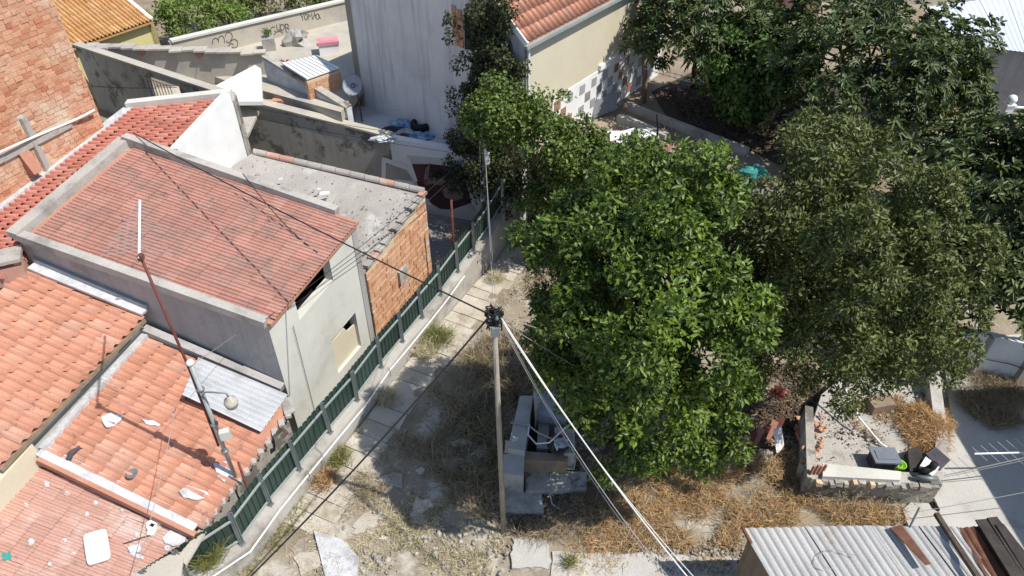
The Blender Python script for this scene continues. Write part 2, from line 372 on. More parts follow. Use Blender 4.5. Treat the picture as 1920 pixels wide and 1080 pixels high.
# ------------------------------------------------------------------ ground, path, yards
def sheet(name, pts, z, matk, th=.3, kind='structure', par=None):
    o = B().prism([(p[0], p[1], z) for p in pts], (0, 0, -th)).obj(name, matk, par)
    if par is None: tag(o, kind=kind)
    return o
def grid(name, x0, x1, y0, y1, step, zf, matk):
    nx, ny = int((x1 - x0) / step), int((y1 - y0) / step)
    vv = [(x0 + (x1 - x0) * i / nx, y0 + (y1 - y0) * j / ny, 0) for j in range(ny + 1) for i in range(nx + 1)]
    vv = [(x, y, zf(x, y)) for x, y, _ in vv]
    return obj(name, vv, [(j * (nx + 1) + i, j * (nx + 1) + i + 1, (j + 1) * (nx + 1) + i + 1, (j + 1) * (nx + 1) + i) for j in range(ny) for i in range(nx)], matk, None, True)
def wave(x, y): return math.sin(x * 2.1 + y * .7) * math.sin(y * 1.7 - x * .4) + .5 * math.sin(x * 4.7 + 1) * math.sin(y * 5.3) + .3 * math.sin(x * 9.1 - y * 3) * math.sin(y * 8.3 + x * 2)
far = obj('ground', [(-400, -300, -.06), (400, -300, -.06), (400, 600, -.06), (-400, 600, -.06)], [(0, 1, 2, 3)], 'soil'); tag(far, kind='structure')
g = grid('garden_ground', -7.5, 16, 2, 22, .2, lambda x, y: .0 + .035 * wave(x, y), 'soil'); tag(g, kind='structure')
# the upper yard behind the retaining wall
RW = [V((.25, 21.35, 0)), V((3.6, 20.1, 0)), V((9, 19.2, 0)), V((17, 18.0, 0)), V((60, 14, 0))]
up = obj('upper_ground', [(p.x, p.y, 2.55) for p in RW] + [(120, 300, 2.55), (-150, 300, 2.55), (-60, 25, 2.55), (-9.5, 24.4, 2.55)], [tuple(range(9))], 'upper_soil'); tag(up, kind='structure')
sheet('garden_bed_shade', [G(x, y, 2.56) for x, y in ((1222, 172), (1330, 120), (1640, 140), (1760, 280), (1500, 330), (1408, 282), (1250, 218))], 2.575, 'garden_soil_shade', .1)  # near-black sheet: garden soil plus painted shade of the trees
rw = thing('retaining_wall', 'old stone retaining wall hidden under the creeper below the upper yard', 'wall', RW[1])
for i in range(4):
    wall('wall_section', 'old_wall', rw, RW[i], RW[i + 1], 0, 2.62, 2.62, .3)

# fence line, taken post by post
FPX = [(300, 1120), (352, 1085), (452, 1018), (505, 945), (560, 880), (617, 810), (668, 750), (713, 688), (753, 640), (790, 595), (825, 553), (857, 509), (887, 470), (915, 430), (940, 388), (962, 352)]
FZ = [.6] * 9 + [.65, .74, .88, 1.06, 1.28, 1.52, 1.75]
FW = [G(x, y, z) for (x, y), z in zip(FPX, FZ)]
def foff(i, off, z):                        # a point beside the fence: off > 0 towards the houses
    a, b = FW[max(i - 1, 0)], FW[min(i + 1, len(FW) - 1)]; d = (b - a).normalized()
    p = FW[i] + V((-d.y, d.x, 0)) * off; return V((p.x, p.y, z))
n = len(FW)
kw = B()
kin = [foff(i, .16, 0) for i in range(n)]; kout = [foff(i, -.2 - .05 * (i % 2), 0) for i in range(n)]
for i in range(n - 1):
    P = [kin[i], kin[i + 1], kout[i + 1], kout[i]]
    z0_, z1_ = V((0, 0, FZ[i])), V((0, 0, FZ[i + 1]))
    kw.add([p + V((0, 0, -.2)) for p in P] + [kin[i] + z0_, kin[i + 1] + z1_, kout[i + 1] + z1_, kout[i] + z0_],
           [(4, 5, 6, 7), (3, 2, 6, 7), (0, 1, 5, 4)])
kwt = thing('boundary_wall', 'low weathered concrete wall under the green metal fence', 'wall', FW[5] - V((0, 0, .6)))
kw.obj('wall_body', 'kerb_wall', kwt)
B().tube([foff(i, -.27, FZ[i] - .08 + .02 * math.sin(i * 2)) for i in range(0, 12)], .022, 6).obj('conduit', 'wire_white', kwt)
for i in (4, 7):
    B().tube([foff(i, -.24, .7), foff(i, -.3, .62), foff(i, -.3, .35)], .008, 5).obj('bracket', 'rust', kwt)

fn = thing('metal_fence', 'dark green corrugated metal fence with grey posts along the concrete path', 'fence', FW[5])
for i in range(n - 1):
    a, b = FW[i], FW[i + 1]; d = (b - a); L = d.length; dn = d.normalized(); nn = V((dn.y, -dn.x, 0)); K = 7
    m = B(); pr = []
    for k in range(K):
        for fr, o in ((0, 0), (.62, 0), (.7, 1), (.92, 1)):
            pr.append(a + d * ((k + fr) / K) + nn * (-.06 + o * .028))
    pr.append(b + nn * -.06)
    h = 1.06 + random.uniform(-.02, .02)
    for p in pr: m.v += [p + V((0, 0, .02)), p + V((0, 0, h))]
    m.f = [(2 * k, 2 * k + 2, 2 * k + 3, 2 * k + 1) for k in range(len(pr) - 1)]
    m.obj('fence_panel', 'green_metal', fn)
    for z in (.12, .86):
        B().bar(a + nn * .0 + V((0, 0, z)), b + nn * .0 + V((0, 0, z)), .035, .05).obj('rail', 'rail_metal', fn)
for i in range(n):
    p = foff(i, -.035, FZ[i]); lean = V((random.uniform(-.04, .04), random.uniform(-.04, .04), 1.13)); d = (FW[min(i + 1, n - 1)] - FW[max(i - 1, 0)]).normalized()
    m = B().bar(p + V((0, 0, -.03)) - d * .025, p + lean - d * .025, .02, .07).bar(p + V((0, 0, -.03)) + d * .025, p + lean + d * .025, .02, .07)
    po = m.obj('post', 'grey_metal', fn)
    B().box(p + V((0, 0, .006)), (.13, .13, .012), math.atan2(d.y, d.x)).obj('foot_plate', 'grey_metal', po)

# the path of concrete slabs beside the wall
path = tag(sheet('path', [foff(i, -.25, .012) for i in range(n - 1)] + [foff(i, -1.35, .012) for i in range(n - 2, -1, -1)], .012, 'soil', .2), kind='structure')
NP = 26
for k in range(NP):
    t0, t1 = 3 + (n - 5) * k / NP, 3 + (n - 5) * (k + .96) / NP
    def fo(t, off, z):
        i = int(t); return lerp(foff(i, off, z), foff(min(i + 1, n - 1), off, z), t - i)
    wd = 1.25 + random.uniform(-.18, .12); z = .035 + .012 * (k % 3) + random.uniform(0, .015)
    m = B().prism([fo(t0, -.27, z), fo(t1, -.27, z), fo(t1, -wd, z - .01), fo(t0, -wd + random.uniform(-.05, .05), z - .01)], (0, 0, -.1))
    m.obj('slab', 'path_concrete', path)
sheet('courtyard', [(-4.3, 15.0), (-3.2, 15.4), (-.4, 21.4), (-1.0, 21.7), (-9.2, 24), (-9, 17)], .006, 'court_concrete')
yard = sheet('concrete_yard', [G(1735, 1085, 0), G(1690, 960, 0), G(1755, 900, 0), G(1785, 790, 0), G(1760, 640, 0), G(2100, 620, 0), G(2200, 1085, 0)], .1, 'yard_concrete')
for q in ([(962, 1012), (1030, 1015), (1032, 1068), (958, 1066)], [(1036, 1038), (1200, 1040), (1380, 1048), (1385, 1110), (1030, 1110)]):
    rg = [(lerp(q[i][0], q[(i + 1) % len(q)][0], t) + random.uniform(-3, 3), lerp(q[i][1], q[(i + 1) % len(q)][1], t) + random.uniform(-3, 3)) for i in range(len(q)) for t in (0, .12, .25, .4, .5, .63, .75, .9)]
    sheet('concrete_slab', [G(x, y, 0) for x, y in rg], .07, 'yard_concrete', .2)
sheet('fallen_slab', [G(x, y, 0) for x, y in ((590, 1000), (640, 1015), (675, 1050), (668, 1100), (615, 1100), (600, 1040))], .11, 'white_membrane', .2)

# ------------------------------------------------------------------ two-storey grey house
R1, R2 = V((-5.52, 11.91, 0)), V((-4.03, 15.28, 0)); L1, L2 = V((-11.89, 14.04, 0)), V((-10.43, 17.42, 0))
zR1, zR2, zL1, zL2 = 3.98, 4.46, 4.88, 5.5
def at(p, z): return V((p.x, p.y, z))
def frac(P, a, b):
    d = b - a; return (P - a).dot(d) / d.length_squared
gh = thing('grey_house', 'two-storey grey plastered house with a pink tiled lean-to roof', 'house', at((R1 + R2 + L1 + L2) / 4, 0))
def hole(a, b, pts, zb, za, zz):
    us = []; vv = []
    for px in pts:
        P = VP(*px, a, b); u = frac(at(P, 0), a, b); us.append(u); vv.append((P.z - zb) / (lerp(za, zz, u) - zb))
    return (min(us), max(us), min(vv), max(vv))
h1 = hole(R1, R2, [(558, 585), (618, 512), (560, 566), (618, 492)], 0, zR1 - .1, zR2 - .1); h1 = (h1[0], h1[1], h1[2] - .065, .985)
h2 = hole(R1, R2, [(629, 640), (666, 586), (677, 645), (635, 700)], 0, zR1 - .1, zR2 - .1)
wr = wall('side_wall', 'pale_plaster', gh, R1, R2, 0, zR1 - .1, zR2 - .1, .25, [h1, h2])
wf = wall('front_wall', 'grey_plaster', gh, L1, R1 + (L1 - R1).normalized() * .0, 0, zL1 - .05, zR1 - .06, -.0 + .24)
wall('back_wall', 'grey_plaster', gh, R2, L2, 0, zR2 - .06, zL2 - .05, .24)
wall('rear_side_wall', 'grey_plaster', gh, L2, L1, 0, zL2 - .1, zL1 - .1, .24)
nrm = V((R2.y - R1.y, R1.x - R2.x, 0)).normalized()
def onwall(u, v, back=0.): return at(lerp(R1, R2, u) - nrm * back, v * (lerp(zR1, zR2, u) - .1))
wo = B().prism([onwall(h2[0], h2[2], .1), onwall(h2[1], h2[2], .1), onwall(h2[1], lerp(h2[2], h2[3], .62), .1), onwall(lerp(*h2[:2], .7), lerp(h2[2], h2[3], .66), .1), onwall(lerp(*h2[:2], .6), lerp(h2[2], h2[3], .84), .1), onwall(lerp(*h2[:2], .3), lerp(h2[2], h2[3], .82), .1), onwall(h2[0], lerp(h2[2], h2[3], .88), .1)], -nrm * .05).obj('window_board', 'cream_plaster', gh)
B().box((gh.location.x, gh.location.y, 1.7), (5.4, 2.6, 3.2), R(-18)).obj('floor_and_dark_fill', 'dark', gh)  # black block filling the house, paints the shade seen through its openings
ov = (R1 - L1).normalized() * .1
q = [at(L2, zL2), at(L1, zL1), at(R1, zR1) + ov, at(R2, zR2) + ov]
ins = [bil(q, .03, .05), bil(q, .96, .05), bil(q, .96, 1), bil(q, .03, 1)]
rf = B().prism([p - V((0, 0, .02)) for p in q], (0, 0, -.09)).obj('roof', 'terracotta', gh)
tiles(rf, ins, 17, 17, 'flat', 'tile_pink')
def parapet(par, a, b, wd, ht, matk='concrete', name='parapet'): return B().bar(a, b, wd, ht).obj(name, matk, par)
pp = (R1 - L1).normalized()
parapet(gh, at(L1, zL1) + pp * .02 + V((0, 0, .03)), at(R1, zR1) + V((0, 0, .0)), .22, .2)
parapet(gh, at(L2, zL2) + V((0, 0, .1)), at(R2, zR2) - pp * .5 + V((0, 0, .1)), .22, .32)
parapet(gh, at(L1, zL1 + .04) + V((0, -.1, 0)), at(L2, zL2 + .06), .34, .22)

# ------------------------------------------------------------------ brick annex
AF, AN = V((-2.63, 18.47, 0)), V((-4.0, 15.36, 0)); ALF, ALN = V((-8.35, 20.65, 0)), V((-9.9, 17.6, 0))
an = thing('brick_annex', 'low hollow-brick annex with a bare concrete flat roof', 'building', at((AF + AN + ALF + ALN) / 4, 0))
w1 = wall('brick_wall', 'mortar', an, AN, AF, 0, 2.62, 3.12, .2, [])
sl_ = (3.12 - 2.62) / (AF - AN).length
bricks(w1, AN, AF, .0, 3.2, .30, .20, 'brick_orange', keep=lambda c: c.z < 2.5 + .5 * frac(at(c, 0), AN, AF))
wall('end_wall', 'pale_plaster', an, AF, ALF, 0, 3.12, 3.25, .2)
B().prism([at(AN, 2.63), at(AF, 3.13), at(ALF, 3.28), at(ALN, 3.28), at(L2, 3.28) + V((.6, -.15, 0)), at(R2, 2.68)], (0, 0, .12)).obj('flat_roof', 'roof_concrete', an)
for k in range(12):
    t = (k + .5) / 12; a = lerp(at(AF, 3.29), at(ALF, 3.42), t); dd = (ALF - AF).normalized()
    L_ = (ALF - AF).length / 12
    hh = [(math.cos(x) * .13, math.sin(x) * .11) for x in np.linspace(0, math.pi, 7)]
    prf = [a - dd * L_ * .5 + V((0, 1, 0)) * p + V((0, 0, z)) for p, z in hh]
    B().prism(prf, dd * L_ * .97).obj('coping_tile', 'tile_worn' if k in (2, 9, 10) else 'roof_concrete', an)
nb = 11
for k in range(nb):
    t = (k + .5) / nb; a = lerp(at(AN, 2.8), at(AF, 3.29), t)
    if k in (4, 7): continue
    B().box(a + V((0, 0, .03)), (.2, (AF - AN).length / nb * .92, .07 + random.uniform(0, .03)), math.atan2((AF - AN).y, (AF - AN).x) - R(90) + random.uniform(-.05, .05)).obj('coping_brick', 'tile_worn' if k % 3 == 1 else 'roof_concrete', an)
VW = VP(752, 515, AN, AF)
B().box(VW + V((.05, -.02, 0)), (.09, .42, .5), math.atan2((AF - AN).y, (AF - AN).x) - R(90)).obj('vent', 'concrete', an)
for px, z in (((600, 362), 3.4), ((610, 370), 3.4), ((528, 343), 3.4)):
    p = G(*px, 3.3); s_ = .28 if px[0] == 610 else .1
    tag(B().box(p + V((0, 0, .13)), (s_, s_ * .6, .05), .2).obj('plaster_chunk', 'white_paint'), 'white plaster lump lying on the concrete annex roof', 'rubble', 'plaster lumps on the annex roof')

# ------------------------------------------------------------------ red-roofed house behind with its white end wall
BN, BF = V((-14.7, 13.1, 0)), V((-12.05, 19.35, 0))
rr = thing('red_roof_house', 'narrow house with a red channel tile roof squeezed beside the brick house', 'house', (-10.4, 18.9, 0))
UL, UR = G(250, 205, 5.05), G(425, 186, 5.25); LL = at(BN, 4.0) + V((.25, 0, 0)); LR = LL + (UR - UL) * .82
footprint = [L1 + V((-.05, -.1, 0)), R1, R2, L2 + V((0, .15, 0))]
kp = lambda c: not inpoly(c.x, c.y, footprint) and not (c.x > L1.x - .1 and c.y < 14.2)
NU, NV = 30, 12
slab = []
rfo = B()
qq = [UL, LL, LR, UR]
for i in range(24):
    for j in range(8):
        c = bil(qq, (i + .5) / 24, (j + .5) / 8)
        if kp(c): rfo.prism([bil(qq, i / 24, j / 8), bil(qq, (i + 1) / 24, j / 8), bil(qq, (i + 1) / 24, (j + 1) / 8), bil(qq, i / 24, (j + 1) / 8)], (0, 0, -.1))
rro = rfo.obj('roof', 'tile_red', rr)
tiles(rro, [q_ + V((0, 0, .0)) for q_ in qq], 44, 7, 'chan', 'tile_red', keep=kp, cap=300)
W1, W2 = at(UR, 0) + V((.12, .1, 0)), G(330, 280, 5.15)
W2 = at(W2, 0) + V((.1, -.1, 0))
wall('white_end_wall', 'white_paint', rr, W2, W1, 2.6, 5.22, 5.42, .25)
parapet(rr, UL + V((-.2, .12, .05)), at(W1, 5.3) + V((0, .12, 0)), .3, .3, 'pale_plaster')
parapet(rr, at(BN, 4.05) + V((.12, 0, 0)), UL + V((-.1, .1, 0)), .3, .16, 'white_membrane', 'flashing')
wall('back_wall', 'old_wall', rr, at(W1, 0) + V((0, .25, 0)), at(UL, 0) + V((-.2, .25, 0)), 0, 5.1, 5.0, .2)

# ------------------------------------------------------------------ tall brick house
bh_ = thing('brick_house', 'tall bare-brick house wall with concrete bands beside the red roof', 'house', at(lerp(BN, BF, .7), 0))
bw = wall('brick_wall', 'mortar', bh_, BN, BF, 0, 11.5, 11.5, .3)
bd = (BF - BN).normalized(); bn = V((bd.y, -bd.x, 0))
wall('end_wall', 'mortar', bh_, BF, BF + V((-5, 2.1, 0)), 0, 11.5, 11.5, .3)
c0 = VP(12, 212, BN, BF); c1 = VP(108, 300, BN, BF)
b0 = VP(0, 295, BN, BF); b1 = VP(178, 205, BN, BF)
uc = frac(at(VP(60, 258, BN, BF), 0), BN, BF)
ub = lambda u: b0.z + (b1.z - b0.z) * (u - frac(at(b0, 0), BN, BF)) / (frac(at(b1, 0), BN, BF) - frac(at(b0, 0), BN, BF))
def kb(c):
    u = frac(at(c, 0), BN, BF)
    if abs(c.z - ub(u)) < .16 and u < .86: return False
    if abs(u - uc) < .022 and c.z < ub(u) + .75: return False
    return c.z > 4
bricks(bw, BN, BF, 4.0, 11.4, .25, .125, 'brick', keep=kb, proud=.022)
B().bar(at(lerp(BN, BF, .2), ub(.2) - .02) + bn * .03, at(lerp(BN, BF, .86), ub(.86) - .02) + bn * .03, .1, .2).obj('concrete_band', 'concrete', bh_)
B().bar(at(lerp(BN, BF, uc), 4.2) + bn * .02, at(lerp(BN, BF, uc), ub(uc) + .7) + bn * .02, .22, .08).obj('concrete_column', 'concrete', bh_)
tag(B().tube([at(lerp(BN, BF, t), ub(t) + .12 - .08 * math.sin(t * 9)) + bn * (.12 + .05 * math.sin(t * 14)) for t in np.linspace(.15, .97, 22)], .035, 6).obj('cable_run', 'wire_white'), 'thick pale cable clipped along the bare brick wall', 'cable')
pc = VP(50, 300, BN, BF)
m = B().prism([pc + bd * -.16 + V((0, 0, .3)) + bn * .02, pc + bd * .12 + V((0, 0, .32)) + bn * .02, pc + bd * .12 + V((0, 0, -.35)) + bn * .02, pc + bd * -.16 + V((0, 0, -.35)) + bn * .02], bn * .02)
m.prism([pc + bd * -.16 + V((0, 0, .3)) + bn * .05, pc + bd * -.16 + V((0, 0, -.3)) + bn * .28, pc + bd * -.16 + V((0, 0, -.4)) + bn * .05], bd * .03)
m.prism([pc + bd * .1 + V((0, 0, .3)) + bn * .05, pc + bd * .1 + V((0, 0, -.3)) + bn * .28, pc + bd * .1 + V((0, 0, -.4)) + bn * .05], bd * .03)
m.prism([pc + bd * -.16 + V((0, 0, .3)) + bn * .05, pc + bd * .13 + V((0, 0, .3)) + bn * .05, pc + bd * .13 + V((0, 0, -.3)) + bn * .28, pc + bd * -.16 + V((0, 0, -.3)) + bn * .28], bn * .02)
m.obj('tile_hood', 'terracotta', bh_)

# ------------------------------------------------------------------ ochre-tiled house far left
e0, e1 = G(95, 103, 4.75), G(286, 38, 4.75); ed = (e1 - e0).normalized(); back = V((-ed.y, ed.x, 0))
oh = thing('ochre_roof_house', 'yellow house with an ochre tiled roof and white verge behind the brick house', 'house', at(lerp(e0, e1, .8), 2.5))
rise = back * 3.8 + V((0, 0, 1.6))
ro = B().prism([e0 - V((0, 0, .03)), e1 - V((0, 0, .03)), e1 + rise - V((0, 0, .03)), e0 + rise - V((0, 0, .03))], (0, 0, -.08)).obj('roof', 'tile_ochre', oh)
tiles(ro, [e0 + rise, e1 + rise, e1, e0], 26, 11, 'roll', 'tile_ochre', cap=0)
B().bar(e1 + V((0, 0, .05)) - ed * .02, e1 + rise + V((0, 0, .05)) - ed * .02, .14, .1).obj('verge', 'white_paint', oh)
f0, f1 = at(e0, 0) + back * .25, at(e1, 0) + back * .25 + ed * .15
wall('wall', 'yellow_plaster', oh, f0, f1, 1.5, 4.65, 4.65, .25)
wall('side_wall', 'yellow_plaster', oh, f1, f1 + back * 3.2, 1.5, 4.65, 6.0, .25)

# ------------------------------------------------------------------ roofless ruin with the barred window
r0, r1, r2 = G(140, 86, 5.0), G(432, 182, 5.0), G(497, 99, 4.45)
ru = thing('roofless_building', 'roofless grey building with broken tile coping and a barred window', 'building', at((r0 + r1) / 2, 0))
hw = hole(at(r0, 0), at(r1, 0), [(280, 158), (335, 162), (285, 185), (333, 186)], 0, 5.0, 5.0)
wall('near_wall', 'old_wall', ru, at(r0, 0), at(r1, 0), 0, 5.0, 5.0, .25, [hw])
parapet(ru, r0 + V((0, .12, .03)), r1 + V((0, .12, .03)), .3, .07, 'beige_wall', 'coping')
rl0 = at(r0, 0) + V((.3, .15, 0))
wall('far_wall', 'beige_wall', ru, rl0, at(r2, 0), 2.4, 4.92, 4.42, .25)
ddd = (at(r2, 0) - rl0); dl = ddd.normalized(); nk = 15
for k in range(nk):
    a = rl0 + ddd * ((k + .5) / nk) + V((0, 0, lerp(4.93, 4.43, (k + .5) / nk)))
    o = B().box(a + V((0, .05 - .1 * (k % 3 == 1), .03)), (ddd.length / nk * 1.02, .34 + .12 * (k % 2), .06), math.atan2(dl.y, dl.x) + random.uniform(-.05, .05)).obj('coping_tile', 'beige_wall', ru)
for t in (.3, .62):
    a = rl0 + ddd * t
    B().box(a + V((0, -.02, 4.8 - .5 * t)), (.25, .12, .14)).obj('broken_coping', 'terracotta', ru)
    B().tube([a + V((0, -.05, 4.7 - .5 * t)), a + V((.1, -.3, 4.6 - .5 * t))], .012, 5).obj('hook', 'rust', ru)
gr = thing('window_grille', 'rusty iron grille in front of the ruin window', 'grille', at(VP(308, 172, at(r0, 0), at(r1, 0)), 3.4))
gd = (at(r1, 0) - at(r0, 0)).normalized(); gn = V((gd.y, -gd.x, 0)); wc = VP(308, 173, at(r0, 0), at(r1, 0))
for k in range(8):
    B().tube([wc + gd * (-.6 + k * .17) + gn * .1 + V((0, 0, .42)), wc + gd * (-.6 + k * .17) + gn * .1 + V((0, 0, -.45))], .013, 4).obj('bar', 'rust', gr)
for z in (.4, -.4):
    B().tube([wc + gd * -.66 + gn * .1 + V((0, 0, z)), wc + gd * .66 + gn * .1 + V((0, 0, z))], .015, 4).obj('cross_bar', 'rust', gr)
B().prism([G(x, y, z) for x, y, z in ((392, 167, 4.35), (478, 122, 4.5), (489, 128, 4.5), (492, 190, 3.9), (436, 190, 4.0))], (0, 0, -.15)).obj('white_roof_slab', 'white_paint', ru)
B().prism([at(r0, 3.2) + V((.6, .1, 0)), at(r1, 3.2), at(r2, 3.2)], (0, 0, .1)).obj('floor_and_dark_fill', 'beige_wall', ru)

# ------------------------------------------------------------------ courtyard wall with the mural, terrace above
WL, WM, WR = V((-10.7, 24.25, 0)), V((-4.25, 22.5, 0)), V((-.85, 21.53, 0))
cw = thing('courtyard_wall', 'long stained courtyard wall with peeling plaster and a mural end', 'wall', at(WM, 0))
wall('stained_wall', 'old_wall', cw, WL, WM, 0, 3.77, 2.92, .28)
wall('mural_wall', 'white_paint', cw, WM, WR, 0, 2.92, 2.75, .28)
parapet(cw, at(WL, 3.8) + V((.05, .14, 0)), at(WM, 2.95) + V((.05, .14, 0)), .36, .07, 'beige_wall', 'coping')
GC = V((.35, 21.06, 0)); GD = V((-.8, .6, 0)); GE = V((.6, .8, 0)); GLn = 7.75
terr = sheet('terrace', [WM + V((-.1, .2, 0)), WR + V((0, .2, 0)), GC + V((-.3, .4, 0)), GC + GD * 7.6, V((-9.3, 24.3, 0))], 2.62, 'terrace_floor', .2)
md = (WR - WM).normalized(); mn = V((md.y, -md.x, 0))
mu = thing('mural', 'dark red mural of a mouth and hands with a white border on the courtyard wall', 'mural', at(lerp(WM, WR, .5), .3))
def paint(name, pts, matk, lvl, par=mu):
    P = [VP(x, y, WM, WR) + mn * (.004 * lvl) for x, y in pts]
    return B().prism(P, mn * .003).obj(name, matk, par)
def mz(pts): return [(680 + x * 280 / 1890, 270 + y * 160 / 1080) for x, y in pts]
paint('base_band', mz([(560, 140), (1220, 200), (1480, 960), (740, 940)]), 'pale_plaster', 1)
paint('painted_ground', mz([(600, 260), (860, 250), (1260, 300), (1390, 740), (1130, 830), (980, 820), (790, 700), (690, 500)]), 'maroon_paint', 2)
paint('red_patch', mz([(610, 250), (760, 250), (790, 470), (720, 480)]), 'red_paint', 3)
paint('hand', mz([(770, 470), (800, 300), (850, 250), (830, 480), (960, 520), (1050, 470), (1000, 430), (860, 420), (880, 500), (800, 520)]), 'skin_paint', 3)
paint('pale_shape', mz([(840, 430), (1000, 440), (1060, 460), (1000, 520), (900, 505), (850, 470)]), 'skin_paint', 4)
paint('dark_shape', mz([(860, 380), (930, 320), (1080, 340), (1090, 420), (1010, 440), (870, 410)]), 'black_paint', 4)
paint('face', mz([(1010, 590), (1080, 500), (1200, 520), (1280, 620), (1260, 690), (1160, 720), (1040, 670)]), 'skin_paint', 3)
paint('mouth', mz([(1095, 575), (1130, 545), (1180, 550), (1225, 575), (1200, 592), (1150, 600), (1110, 596)]), 'black_paint', 4)
paint('dark_hair', mz([(1100, 380), (1220, 420), (1300, 560), (1380, 740), (1320, 750), (1250, 560), (1150, 480)]), 'black_paint', 3)
paint('white_frame', mz([(1255, 300), (1300, 310), (1440, 760), (1390, 770)]), 'white_paint', 3)
paint('white_frame', mz([(245, 170), (300, 170), (290, 480), (240, 480)]), 'white_paint', 3)
paint('white_frame', mz([(300, 175), (560, 270), (600, 340), (300, 235)]), 'white_paint', 4)
paint('white_frame', mz([(545, 180), (600, 180), (700, 470), (650, 470)]), 'white_paint', 5)
paint('signature_block', mz([(800, 690), (830, 690), (880, 770), (840, 775)]), 'white_paint', 4)
sg = [VP(*mz([(1375 + 34 * math.cos(a), 805 + 30 * math.sin(a))])[0], WM, WR) + mn * .012 for a in np.linspace(0, 2 * math.pi, 14)]
B().tube(sg, .008, 4).obj('signature_ring', 'ink', mu)
paint('inner_picture', mz([(310, 245), (560, 330), (640, 470), (300, 430)]), 'beige_wall', 2)

# ------------------------------------------------------------------ gabled house
gz, sp = 7.0, .85
ga = thing('gabled_house', 'tall gabled house with streaked grey-white gable and orange roof', 'house', GC + V((0, 0, 0)))
pk = GC + GD * (GLn / 2); gl = GC + GD * GLn; pz = gz + sp * GLn / 2
ins_ = -V((GD.y, -GD.x, 0))
m = B(); th = GE * .3
m.prism([at(GC, 0), at(GC, gz), at(pk, pz), at(gl, gz), at(gl, 0)], th)
m.obj('gable_wall', 'streaked_plaster', ga)
FEx = 9.6
wall('side_wall', 'cream_plaster', ga, GC + GE * .02, GC + GE * FEx, 2.4, gz, gz, .3)
wall('rear_side_wall', 'cream_plaster', ga, gl + GE * FEx, gl, 0, gz, gz, .3)
ovr = -GD * .18
def rp(t, s_, dz=0): return at(GC + GD * t + GE * s_, gz + sp * t + dz)
rq = [rp(GLn / 2, -.12, .05), rp(GLn / 2, FEx, .05), rp(-.16, FEx, .05), rp(-.16, -.12, .05)]
r_ = B().prism(rq, (0, 0, -.1)).obj('roof', 'tile_orange', ga)
tiles(r_, [p + V((0, 0, .02)) for p in rq], 40, 13, 'roll', 'tile_orange', cap=300)
rq2 = [at(gl + GE * -.12, gz), at(gl + GE * FEx, gz), at(pk + GE * FEx, pz), at(pk - GE * .12, pz)]
B().prism(rq2, (0, 0, .12)).obj('roof', 'tile_orange', ga)
B().bar(rp(-.2, -.12, .04), rp(GLn / 2, -.12, .04), .08, .16).obj('verge_board', 'white_paint', ga)
B().bar(rp(-.22, -.2, -.03), rp(-.22, FEx, -.03), .12, .1).obj('gutter', 'rail_metal', ga)
dp = GC - GD * .1 + GE * .12
B().tube([rp(-.22, -.1, -.08), at(dp, gz - .35), at(dp, 3.0)], .045, 8).obj('downpipe', 'white_paint', ga)
# bricked-up window in the gable
wq = [VP(*p, GC, gl) + ins_ * -.0 for p in ((846, 8), (869, 25), (870, 88), (852, 82))]
gn_ = V((GD.y, -GD.x, 0)); gn_ = gn_ if gn_.y < 0 else -gn_
B().prism([p + gn_ * .004 for p in wq], gn_ * .01).obj('window_surround', 'mortar', ga)
for j in range(4):
    for i in range(2):
        c = bil([wq[0], wq[1], wq[2], wq[3]], (i + .5 + (.12 if j % 2 else -.08)) / 2, (j + .5) / 4)
        B().box(c + gn_ * .02, (.16, .04, .34), math.atan2(GD.y, GD.x)).obj('brick', 'brick', ga)
wq2 = [VP(*p, GC, gl) for p in ((871, 28), (900, 48), (902, 95), (872, 92))]
B().prism([p + gn_ * .006 for p in wq2], gn_ * .01).obj('window_opening', 'dark', ga)
# stone plaque band on the sunny side wall
SW0, SW1 = GC + GE * .02, GC + GE * FEx; sn = V((GE.y, -GE.x, 0))
pb0, pb1 = VP(1035, 186, SW0, SW1), VP(1125, 125, SW0, SW1); zt_ = pb1.z
sb = frac(at(pb0, 0), SW0, SW1); se = .99
def sw(u, z, o): return at(lerp(SW0, SW1, u), z) + sn * o
dado = B().prism([sw(sb, 2.4, .003), sw(se, 2.4, .003), sw(se, zt_ - .1, .003), sw(sb, zt_ - .1, .003)], sn * .03).obj('white_dado', 'white_paint', ga)
B().prism([sw(.47, zt_ - .09, .0), sw(se, zt_ - .09, .0), sw(se, zt_ + .1, .0), sw(.47, zt_ + .1, .0)], sn * .12).obj('ledge', 'white_paint', ga)
mat('plaque_grey', (.23, .22, .22), (.30, .29, .28), 3, .6, 0, rnd=.9, hue=(.40, .40, .41), spec=.5)
mat('plaque_red', (.36, .13, .08), (.30, .11, .07), 3, .6, 0, rnd=.9, hue=(.40, .22, .14), spec=.5)
for i in range(19):
    for j in range(5):
        if (i + j) % 2: continue
        u = sb + .03 + (se - sb - .05) * i / 19; z = zt_ - .42 - j * .40; s_ = random.uniform(.15, .19)
        if z < 2.7 or random.random() < .06: continue
        du = s_ / FEx
        B().prism([sw(u - du, z - s_, .034), sw(u + du, z - s_, .034), sw(u + du, z + s_, .034), sw(u - du, z + s_, .034)], sn * .015).obj('plaque', 'plaque_red' if (i * 7 + j * 3) % 5 == 0 else 'plaque_grey', dado)

